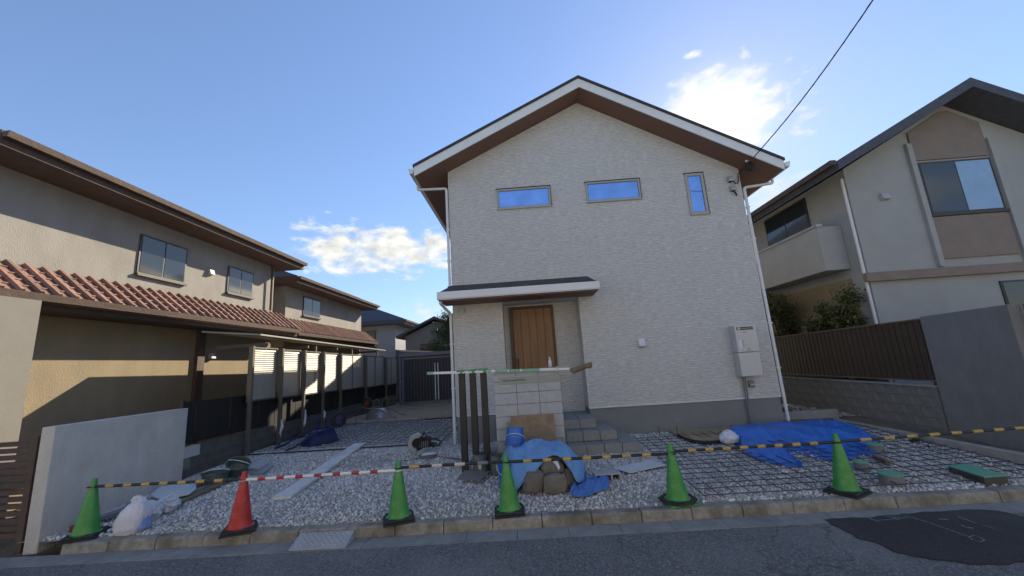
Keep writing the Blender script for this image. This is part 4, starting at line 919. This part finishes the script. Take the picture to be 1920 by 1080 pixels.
for r in range(3):
    for c in range(31):
        y = -1.40 + c * .4 + (.2 if r % 2 else 0)
        inst('concrete_block', bme2 if (r == 2 and c == 0) else bme, rw, (0, y + 1.4, r * .2 - .0), (0, 0, math.pi / 2))
MB().box(-5.15, -5.04, -1.41, 11.2, -.3, .49).build('mortar_joint', MORTAR, rw)
bf = thing('black_fence', 'black board fence standing on the dark retaining wall', 'fence', (-5.12, -1.4, .5))
vb = MB().box(-.01, .01, .004, .296, .06, .86).mesh('board', mat('black_board', (.012, .011, .011), .6, .2, 6))
y = -1.4; k = 0
while y < 11:
    inst('board', vb, bf, (0, y + 1.4, -.006 * k), (0, 0, 0)); y += .31 if k % 3 else .325; k += 1
for z in (.60, 1.33): MB().box(-5.155, -5.131, -1.42, 11.1, z - .02, z + .02).build('rail', BLACKALU, bf)
MB().box(-5.14, -5.08, -1.44, -1.40, .48, 1.40).build('end_post', BLACKALU, bf)
lf = thing('louvre_fence', 'bronze aluminium louvre privacy screens on tall posts', 'fence', (-4.95, .2, 0))
PY = [.17, 1.32, 2.40, 3.51, 4.69, 6.88, 9.16, 11.0]
def ptop(y): return 2.50 - .018 * y
pm = MB().box(-.035, .035, -.035, .035, -.2, 1).mesh('post', LOUVERP)
for y in PY: inst('post', pm, lf, (.05, y - .2, 0), (0, 0, 0), (1, 1, ptop(y)))
for i in range(7):
    y0, y1 = PY[i], PY[i + 1]; g0 = .04; g1 = .075 if i < 4 else .04
    a, b = y0 + g0, y1 - g1; zt = ptop(y0) - .01; zb = zt - 1.30
    xs = -4.98
    pn = MB().box(xs - .05, xs + .01, a, a + .035, zb, zt).box(xs - .05, xs + .01, b - .035, b, zb, zt).box(xs - .05, xs + .01, a + .036, b - .036, zt - .035, zt).box(xs - .05, xs + .01, a + .036, b - .036, zb, zb + .035).build('louvre_panel', LOUVERP, lf)
    if i >= 4: MB().box(xs - .05, xs + .012, (a + b) / 2 - .02, (a + b) / 2 + .02, zb + .036, zt - .036).build('stile', LOUVERP, pn)
    ln = b - a - .074
    sm = MB().prism([(-.016, .044), (.014, .0), (.018, .002), (-.012, .048)], 'y', 0, 1).mesh('slat', LOUVER)
    ns = 23
    for k in range(ns):
        inst('slat', sm, pn, (xs - .01 + 4.95, a + .037 - .2, zb + .045 + k * (1.30 - .10) / ns), (0, 0, 0), (1, ln, 1))
# sheets of wrap on posts
for (y, z0, z1) in [(1.32, .2, .62), (2.40, .25, .75), (3.51, .3, .62)]:
    mbw = MB().tube([(-4.86, y + .02, z1), (-4.85, y + .03, (z0 + z1) / 2 + .05), (-4.86, y, z0 + .1), (-4.87, y + .03, z0)], [.012, .035, .028, .01], 9)
    tag(crumple(mbw, .03, 12).build('post_wrap', PLASTIC_BAG), {1.32: 'small torn white plastic wrap on the second louvre post', 2.40: 'largest torn white plastic wrap hanging on a louvre post', 3.51: 'torn white plastic wrap on the louvre post behind the wheelbarrow'}[y], 'plastic wrap')

# ================================================================== GATE AT THE BACK
GY = 9.8
gate = thing('slatted_gate', 'wide dark grey metal gate with vertical slats closing the sand yard', 'gate', (-3.0, GY, 0))
GATEM = mat('gate_slat', (.035, .037, .043), .5, .1, 5, metal=.2); GATES = mat('gate_rib', (.085, .088, .10), .5, .1, 5, metal=.2); GATEF = mat('gate_frame', (.17, .175, .20), .5, .08, 5, metal=.2)
MB().box(-4.36, -4.27, GY - .03, GY + .05, .03, 2.24).box(-1.0, -.92, GY - .03, GY + .05, .03, 2.24).box(-4.269, -1.001, GY - .03, GY + .05, 2.16, 2.24).box(-4.269, -1.001, GY - .03, GY + .05, .10, .18).build('gate_frame', GATEF, gate, bev=.006)
for x0, x1 in ((-4.2, -4.02), (-3.5, -3.4), (-2.9, -2.75), (-2.2, -2.1)): MB().box(x0, x1, GY - .03, GY + .05, .02, .098).build('foot', GATEF, gate)
MB().box(-4.265, -1.005, GY + .02, GY + .03, .182, 2.158).build('backing_sheet', GATEM, gate)
for k in range(22): MB().box(-4.24 + k * .15, -4.24 + k * .15 + .035, GY - .015, GY + .019, .185, 2.155).build('slat', GATES, gate)
for x in (-2.74, -2.60): MB().box(x - .025, x + .025, GY - .09, GY - .05, .22, 1.93).build('pull_bar', PVC, gate, bev=.006)
gb = MB().box(-4.5, -.9, GY - .10, GY + .16, 2.30, 2.46).build('head_beam', GATEF, gate, bev=.01)
MB().box(-4.48, -4.40, GY - .06, GY + .08, -.1, 2.298).build('gate_post', GATEF, gate); MB().box(-4.43, -4.41, GY - .08, GY - .062, 1.1, 1.2).build('lock', WHITE_MET, gate)
tag(MB().box(-.32, -.20, 4.55, 4.75, .03, .75).build('meter_cabinet', DARKSLOT, bev=.01), 'small black cabinet standing at the side wall of the house', 'cabinet')
tag(MB().box(-.85, -.35, 4.6, 4.9, .02, .14).build('condenser_base', BLOCK_L, bev=.01), 'pale concrete base block near the side of the house', 'base block')

# ================================================================== RIGHT BOUNDARY
rbw = thing('block_wall', 'old stained concrete block wall on the right boundary', 'wall', (9.27, -1.35, -.2))
bo = MB().box(.003, .397, -.07, .07, .003, .197).mesh('old_block', OLDBLOCK)
for r in range(5):
    for c in range(23):
        y = c * .4 - (.2 if r % 2 else 0)
        sc = 1
        if y < 0: y = 0; sc = .5
        inst('concrete_block', bo, rbw, (random.uniform(-.002, .002), y, r * .19 - .0), (0, 0, math.pi / 2), (sc, 1, .95))
MB().box(9.215, 9.325, -1.35, 7.8, -.4, .735).build('mortar_joint', MORTAR, rbw)
MB().box(9.17, 9.37, -1.36, 7.8, .752, .775).build('coping', CONC, rbw)
rf = thing('brown_fence', 'dark brown vertical slat fence on top of the old block wall', 'fence', (9.27, -1.35, .78))
vs_ = MB().box(-.012, .012, .004, .062, 0, 1.14).mesh('slat', BROWNF)
for k in range(112): inst('slat', vs_, rf, (0 if k % 2 else .008, k * .068, .09 - .0013 * k), (0, 0, 0))
MB().box(9.24, 9.30, -1.36, 6.3, .845, .868).build('bottom_rail', mat('fence_rail', (.16, .12, .08), .6), rf); MB().add([(9.23, -1.36, 2.008), (9.31, -1.36, 2.008), (9.31, 6.3, 1.86), (9.23, 6.3, 1.86), (9.23, -1.36, 2.035), (9.31, -1.36, 2.035), (9.31, 6.3, 1.89), (9.23, 6.3, 1.89)], [(0, 3, 2, 1), (4, 5, 6, 7), (0, 1, 5, 4), (1, 2, 6, 5), (2, 3, 7, 6), (3, 0, 4, 7)]).build('top_rail', mat('fence_rail', (.16, .12, .08), .6), rf)
for y in (-1.3, .6, 2.5, 4.4): MB().box(9.245, 9.295, y - .03, y + .03, .77, .845).build('fence_foot', BROWNF, rf)
MB().box(9.31, 9.33, -1.36, 6.3, 1.3, 1.35).build('back_rail', BROWNF, rf)
tag(MB().prism([(-1.37, -.4), (-1.37, 2.06), (-2.75, 2.10), (-2.75, -.4)], 'x', 9.2, 9.40).build('grey_wall', STUCCO_G, bev=.01), 'tall smooth grey rendered wall at the right street corner', 'wall')
tag(MB().box(9.405, 13.5, -2.93, -2.76, -.4, 2.10).build('street_wall', STUCCO_G, bev=.01), 'grey rendered wall continuing along the street', 'wall')

# ================================================================== NEIGHBOUR HOUSES
CREAM = mat('cream_render', (.27, .26, .24), .9, .09, 3, .4, 60, stretch=(1, 1, .3), dirt=((.17, .16, .14), .7, .5)); BEIGE = mat('beige_render', (.27, .215, .14), .9, .09, 3, .4, 60, stretch=(1, 1, .3), dirt=((.17, .16, .14), .7, .5)); PALEW = mat('pale_render', (.60, .60, .57), .9, .05, 2, .2, 60)
TERRA = mat('terracotta', (.23, .125, .095), .75, .3, 5, .3, 20, island=.3, dirt=((.12, .075, .06), 1.5, .6)); BROWNR = mat('brown_tile', (.085, .055, .042), .7, .2, 6, .3, 20, island=.2); GREYR = mat('grey_tile', (.07, .075, .09), .7, .2, 6, .3, 20)
WDARK = mat('window_dark', (.03, .04, .05), .08, .05, 2, spec=.8); WFR = mat('window_frame_dark', (.05, .045, .04), .5); TAUPE = mat('taupe_panel', (.24, .195, .165), .85, .08, 3, .2, 40); BLUEW = mat('blue_blind', (.25, .42, .62), .25, .1, 2)  # BLUEW is a plain blue pane colour
def winX(t, X, y0, y1, z0, z1, face=1, curtain=False):
    w = MB().box(X, X + .03 * face, y0, y1, z0, z1).build('window', WFR, t); o = face * .031
    ym = (y0 + y1) / 2
    for a, b in ((y0 + .05, ym - .02), (ym + .02, y1 - .05)): MB().box(X + o, X + o + .006 * face, a, b, z0 + .05, z1 - .05).build('pane', WDARK, w)
    MB().box(X, X + .09 * face, y0 - .03, y1 + .03, z0 - .06, z0 - .002).build('sill', WFR, w)
def winY(t, Y, x0, x1, z0, z1, m=None):
    w = MB().box(x0, x1, Y - .03, Y, z0, z1).build('window', WFR, t); xm = (x0 + x1) / 2
    for i, (a, b) in enumerate(((x0 + .05, xm - .02), (xm + .02, x1 - .05))): MB().box(a, b, Y - .036, Y - .031, z0 + .05, z1 - .05).build('pane', (m[i] if m else WDARK), w)
    MB().box(x0 - .04, x1 + .04, Y - .08, Y, z0 - .06, z0 - .002).build('sill', WFR, w)
def tile_rows(mb, p0, p1, q0, q1, n, r=.05):
    """half-round tile ribs from the ridge edge p0-p1 to the eave edge q0-q1"""
    for k in range(n + 1):
        a = p0.lerp(p1, k / n); b = q0.lerp(q1, k / n); mb.tube([a, b], r, 6)
    for j in range(1, 6):
        mb.tube([p0.lerp(q0, j / 6), p1.lerp(q1, j / 6)], r * .5, 5)
    return mb
# near left house (eave side faces the plot)
def left_house(label, y0, y1, ez, lower, wallm_up, wallm_lo, roofm, wx=-8.1, depth=8.0, rise=2.2):
    t = thing('neighbour_house', label, 'house', (wx - depth / 2, (y0 + y1) / 2, 0), 'neighbouring houses')
    MB().box(wx - depth, wx, y0, y1, 3.4, ez + .05).build('upper_wall', wallm_up, t)
    MB().box(wx - depth + .002, wx - .003, y0 + .002, y1 - .002, -.4, 3.399).build('lower_wall', wallm_lo, t)
    ex = wx + .85; rx = wx - depth / 2
    rf_ = MB().add([(ex, y0 - .6, ez), (ex, y1 + .6, ez), (rx, y1 - 2.2, ez + rise), (rx, y0 + 2.2, ez + rise), (wx - depth - .6, y0 - .6, ez), (wx - depth - .6, y1 + .6, ez),
                    (ex, y0 - .6, ez - .28), (ex, y1 + .6, ez - .28), (wx - depth - .6, y1 + .6, ez - .28), (wx - depth - .6, y0 - .6, ez - .28)],
                   [(0, 1, 2, 3), (4, 3, 2, 5), (0, 3, 4), (1, 5, 2), (0, 6, 7, 1), (1, 7, 8, 5), (5, 8, 9, 4), (4, 9, 6, 0), (6, 9, 8, 7)]).build('roof', roofm, t)
    tile_rows(MB(), V((rx, y0 + 2.2, ez + rise)), V((rx, y1 - 2.2, ez + rise)), V((ex, y0 + 2.2, ez)), V((ex, y1 - 2.2, ez)), int((y1 - y0 - 4) / .3)).build('tile_ribs', roofm, rf_)['kind'] = 'stuff'
    MB().prism([(ex + .01, ez - .04), (ex + .03, ez - .14), (ex + .12, ez - .14), (ex + .15, ez - .03)], 'y', y0 - .6, y1 + .6).build('gutter_channel', BROWNR, rf_)
    if lower:
        la, lb_ = y0 - .5, y1 + .4
        lr = MB().prism([(wx + .002, 4.20), (wx + .8, 3.52), (wx + .8, 3.36), (wx + .002, 3.42)], 'y', la, lb_).build('skirt_roof', TERRA, t)
        mbt = MB(); n = int((lb_ - la) / .28)
        for k in range(n + 1):
            y = la + k * (lb_ - la) / n; mbt.tube([(wx + .01, y, 4.21), (wx + .82, y, 3.53)], .055, 6)
        for j in range(1, 5): mbt.tube([(wx + j * .16, la, 4.2 - j * .136 + .01), (wx + j * .16, lb_, 4.2 - j * .136 + .01)], .02, 5)
        mbt.build('tile_ribs', TERRA, lr)['kind'] = 'stuff'
        MB().prism([(wx + .81, 3.50), (wx + .83, 3.38), (wx + .93, 3.38), (wx + .96, 3.51)], 'y', la, lb_).build('gutter_channel', BROWNR, lr)
        MB().box(wx + .0, wx + .78, la + .02, lb_ - .02, 3.26, 3.355).build('eave_soffit', mat('dark_soffit', (.06, .045, .035), .8), lr)
    return t
h1 = left_house('left neighbour house with terracotta skirt roof and beige lower wall', -2.6, 5.6, 6.30, True, CREAM, BEIGE, BROWNR)
winX(h1, -8.098, .2, 1.6, 4.55, 5.6); winX(h1, -8.098, 3.2, 4.4, 4.6, 5.5); MB().box(-8.099, -8.0, 2.2, 2.45, -.3, 3.3).build('wall_pilaster', BROWNR, h1)
MB().box(-9.4, -6.75, -3.25, -2.62, -.4, 3.30).build('porch_volume', mat('porch_grey', (.21, .20, .18), .9, .06, 3, .2, 60), h1)
MB().tube([(-7.98, 5.3, 6.2), (-7.98, 5.3, 4.25)], .04).build('downpipe', BROWNR, h1)
for y, z in ((2.4, 5.0), (2.7, 2.4), (5.0, 2.6)): MB().prism([(-8.098, z), (-8.098, z + .18), (-8.03, z + .18), (-7.98, z + .03)], 'y', y, y + .16).build('vent_hood', GREY_BOX, h1)
h2 = left_house('second left neighbour house with brown roof beyond the terracotta one', 7.2, 15.0, 5.9, True, CREAM, BEIGE, BROWNR, wx=-8.6, depth=7.5, rise=1.9)
winX(h2, -8.598, 8.5, 10.0, 4.5, 5.4)
h3 = left_house('grey rendered house far behind the gate on the left', 18.5, 27, 5.2, False, mat('bluegrey_render', (.33, .35, .40), .9, .05, 2), mat('bluegrey_render', (.33, .35, .40), .9, .05, 2), GREYR, wx=-7.6, depth=7, rise=1.8)
winY(h3, 18.498, -10.5, -9.0, 3.4, 4.6)
# porch of near left: dark gate on the street
ng = thing('street_gate', 'dark louvred gate of the left neighbour at the street', 'gate', (-5.6, -3.7, -.2))
MB().box(-6.9, -6.8, -3.75, -3.65, -.3, 1.3).build('gate_post', BROWNR, ng); MB().box(-5.12, -5.03, -3.72, -3.62, -.3, 1.15).build('gate_post', BROWNR, ng)
for k in range(14): MB().box(-6.8, -5.12, -3.70, -3.66, -.12 + k * .088, -.06 + k * .088).build('slat', BROWNR, ng)
# far houses closing the back
def far_house(label, x0, x1, y0, y1, ez, rise, wm, rm, name='far_house'):
    t = thing(name, label, 'house', ((x0 + x1) / 2, y0, 0), 'houses behind the plot')
    MB().box(x0, x1, y0, y1, -.4, ez).build('wall', wm, t); xm = (x0 + x1) / 2
    MB().prism([(x0 - .5, ez - .15), (xm, ez + rise), (x1 + .5, ez - .15), (x1 + .5, ez), (xm, ez + rise + .18), (x0 - .5, ez)], 'y', y0 - .5, y1 + .5).build('roof', rm, t)
    MB().prism([(x0, ez - .001), (x1, ez - .001), (xm, ez + rise - .1)], 'y', y0, y1).build('gable', wm, t)
    for k, xx in enumerate((x0 + 1.0, x1 - 2.2)): winY(t, y0 - .001, xx, xx + 1.2, ez - 1.6, ez - .6)
    return t
far_house('cream house with dark roof behind the gate', -6.4, -2.2, 17, 24, 3.9, 1.0, CREAM, GREYR)
far_house('house directly behind the new house', -1.3, 7, 13.6, 21, 6.2, 1.9, PALEW, GREYR)
for x0, x1, lb in ((-13, -4.5, 'cream house across the street behind the viewer, left of the middle one'), (-2.5, 6.0, 'middle cream house across the street behind the viewer'), (8.0, 17.0, 'cream house across the street behind the viewer, right of the middle one')):  # unseen houses, added so their sunlit walls bounce light onto the new front
    t = far_house(lb, x0, x1, -21, -12.6, 5.9, 1.7, mat('opposite_render', (.55, .53, .48), .9, .06, 2, .2, 50), GREYR)
    t['group'] = 'houses across the street'
    for xx in (x0 + 1.2, x1 - 3.0):
        for z0 in (.8, 3.6):
            w = MB().box(xx, xx + 1.7, -12.6, -12.57, z0, z0 + 1.3).build('window', WFR, t); MB().box(xx + .05, xx + 1.65, -12.569, -12.562, z0 + .05, z0 + 1.25).build('pane', WDARK, w)
sheet('opposite_yard', -60, 60, -12.6, -9.6, lambda x, y: ROAD_Z + .08, CONC, 20, 4, 'concrete forecourts on the far side of the street', 'pavement')
sh = thing('garden_shed', 'small shed with brown wall and pale sloping roof beyond the gate', 'shed', (-4.0, 13.5, 0))
MB().box(-5.2, -2.6, 13, 15, -.2, 2.45).build('wall', mat('shed_brown', (.22, .10, .055), .8, .1, 4), sh); MB().prism([(-5.4, 2.72), (-2.2, 2.42), (-2.2, 2.48), (-5.4, 2.80)], 'y', 12.7, 15.3).build('roof', GALV, sh)
# carport behind the louvres
cp = thing('carport', 'carport with flat pale roof sheet behind the louvre screens', 'carport', (-6.4, 5.0, 0))
MB().add([(-5.45, 1.2, 2.86), (-5.45, 10.6, 2.70), (-7.1, 10.6, 2.90), (-7.1, 1.2, 3.05), (-5.45, 1.2, 2.90), (-5.45, 10.6, 2.74), (-7.1, 10.6, 2.94), (-7.1, 1.2, 3.09)], [(0, 3, 2, 1), (4, 5, 6, 7), (0, 1, 5, 4), (1, 2, 6, 5), (2, 3, 7, 6), (3, 0, 4, 7)]).build('roof', mat('carport_roof', (.32, .32, .31), .5, .06, 3), cp)
for k in range(5): MB().box(-7.0, -5.5, 1.6 + k * 2.0, 1.66 + k * 2.0, 2.60, 2.69).build('rafter', LOUVERP, cp)
for y in (1.6, 4.2, 7.0, 9.8): MB().box(-5.60, -5.54, y - .03, y + .03, -.3, 2.70).build('post', LOUVERP, cp)

# right neighbour (gable towards the street)
rh = thing('neighbour_house', 'right neighbour house with white and taupe gable and balcony', 'house', (13.3, 0, 0), 'neighbouring houses')
RX0, RX1, RA, RYF, RYB = 10.35, 16.35, 13.35, .75, 11.0; REZ = 6.15
WHITEW = mat('white_render', (.36, .365, .355), .9, .07, 2, .3, 60, dirt=((.34, .335, .31), 1.0, .5))
MB().prism([(RX0, -.4), (RX1, -.4), (RX1, REZ), (RA, REZ + 1.62), (RX0, REZ)], 'y', RYF, RYB).build('wall', WHITEW, rh)
rr = MB().prism([(RX0 - .75, REZ - .34), (RA, REZ + 1.62), (RX1 + .75, REZ - .34), (RX1 + .75, REZ - .10), (RA, REZ + 1.88), (RX0 - .75, REZ - .10)], 'y', RYF - .75, RYB + .6).build('roof', GREYR, rh)
MB().prism([(RX0 - .78, REZ - .20), (RX0 - .90, REZ - .20), (RX0 - .92, REZ - .08), (RX0 - .78, REZ - .08)], 'y', RYF - .75, RYB + .6).build('gutter_channel', BROWNR, rr)
MB().prism([(12.2, 6.22), (14.1, 6.22), (14.1, 7.18), (13.4, 7.58), (13.2, 7.58), (12.2, 7.02)], 'y', RYF - .05, RYF - .001).build('taupe_panel', TAUPE, rh); MB().box(12.2, 14.1, RYF - .05, RYF - .001, 3.55, 4.62).build('taupe_panel', TAUPE, rh)
winY(rh, RYF - .001, 12.25, 14.1, 4.72, 6.16, [WDARK, BLUEW]); winY(rh, RYF - .001, 13.4, 15.8, .6, 2.9)
for x in (12.05, 14.14): MB().box(x, x + .13, RYF - .09, RYF - .001, 3.36, 6.7).build('pilaster', WHITEW, rh)
MB().box(10.2, 16.5, RYF - .12, RYF - .001, 3.1, 3.32).build('belt_course', TAUPE, rh)
bcn = MB().box(9.7, 10.34, 1.2, 8.5, 3.55, 3.70).build('balcony', WHITEW, rh); MB().box(9.7, 9.78, 1.2, 8.5, 3.701, 4.75).box(9.781, 10.34, 1.2, 1.28, 3.701, 4.75).build('parapet', WHITEW, bcn); MB().box(9.66, 9.82, 1.15, 8.55, 4.751, 4.82).build('cap_rail', GALV, bcn)
winX(rh, 10.348, 2.2, 4.2, 4.0, 6.0, -1); winX(rh, 10.348, 1.6, 3.0, 1.2, 2.4, -1); winX(rh, 10.348, 4.0, 6.4, .8, 2.7, -1)
MB().tube([(10.30, .80, 5.9), (10.30, .80, -.3)], .035).build('downpipe', PVC, rh); MB().prism([(RYF - .001, 5.2), (RYF - .001, 5.38), (RYF - .07, 5.38), (RYF - .11, 5.22)], 'x', 11.1, 11.28).build('vent_hood', GREY_BOX, rh)
MB().box(10.30, 10.349, 1.25, 10.9, -.4, 3.3).build('lower_wall_panel', BEIGE, rh)

# ================================================================== VEGETATION
def tree(name, label, loc, h, trunk_h, rad, nleaf, lm, group=None, ls=.05, squash=1.0):
    t = thing(name, label, 'tree' if h > 2 else 'shrub', loc, group); x, y, z = loc; rg = random.Random(int(x * 100 + y * 10))
    mb = MB().tube([(x, y, z - .1), (x + .05, y, z + trunk_h * .5), (x - .03, y + .03, z + trunk_h), (x, y, z + h * .8)], [.05 * h * .35, .04 * h * .35, .03 * h * .35, .01], 8)
    cl = []
    for k in range(16):
        a = rg.uniform(0, 6.28); rr_ = rad * rg.uniform(.25, .9); zz = z + trunk_h + (h - trunk_h) * rg.uniform(.05, .95); c = V((x + math.cos(a) * rr_, y + math.sin(a) * rr_, zz)); cl.append(c)
        mb.tube([(x, y, z + trunk_h * rg.uniform(.5, 1)), (V((x, y, z + trunk_h)) + c) / 2 + V((0, 0, .05)), c], [.02 * h * .3, .012 * h * .3, .004], 5)
    mb.build('trunk', BARK, t)
    lv = []; lfc = []
    for k in range(nleaf):
        c = rg.choice(cl); s = rad * .42
        p = c + V((rg.gauss(0, s * .5), rg.gauss(0, s * .5), rg.gauss(0, s * .4 * squash))); n = V((rg.gauss(0, 1), rg.gauss(0, 1), rg.gauss(0, 1))).normalized(); u = n.orthogonal().normalized(); w = n.cross(u); q = ls * rg.uniform(.6, 1.3); o = len(lv)
        lv += [p - u * q, p - w * q * .45, p + u * q, p + w * q * .45]; lfc.append((o, o + 1, o + 2, o + 3))
    MB().add(lv, lfc).build('crown', lm, t)
    return t
tree('garden_tree', 'leafy green tree showing between the gate and the house corner', (-2.4, 12.6, 0), 4.6, 1.4, 1.0, 9000, LEAF)
tree('garden_tree', 'rounder green tree further behind the gate', (-3.6, 15.8, 0), 4.2, 1.3, 1.1, 7000, LEAF)
tree('garden_tree', 'olive leaved tree in the right neighbour garden behind the brown fence', (9.95, 3.9, 0), 3.3, 1.2,   .75, 9000, LEAF2)
tree('garden_tree', 'thin olive leaved tree close to the right neighbour balcony', (9.9, 1.6, 0), 2.9, 1.2, .6, 7000, LEAF2)
tree('garden_tree', 'yellowish green tree right beside the new house downpipe', (9.9, 6.2, 0), 3.9, 1.4, .8, 8000, LEAF2)
def shrub(label, p, n, r, lm=LEAF):
    t = thing('weed_clump', label, 'plant', p); lv = []; lfc = []
    for k in range(n):
        a = random.uniform(0, 6.28); l = r * random.uniform(.5, 1); b = V(p) + V((random.gauss(0, r * .4), random.gauss(0, r * .4), 0)); tip = b + V((math.cos(a) * l * .6, math.sin(a) * l * .6, l * .8)); u = V((-math.sin(a), math.cos(a), 0)) * .012; o = len(lv)
        lv += [b - u, b + u, tip + u * .2, tip - u * .2]; lfc.append((o, o + 1, o + 2, o + 3))
    MB().add(lv, lfc).build('leaves', lm, t)
shrub('dark green weeds at the foot of the right downpipe', (7.75, 1.0, .05), 200, .22); shrub('small green weed beside the right concrete edging', (8.22, -1.75, -.07), 40, .09); shrub('green weeds at the foot of the retaining wall', (-4.93, 2.3, 0), 120, .2)

# strip helper bookkeeping
for o in bpy.data.objects:
    if '_o' in o: del o['_o']
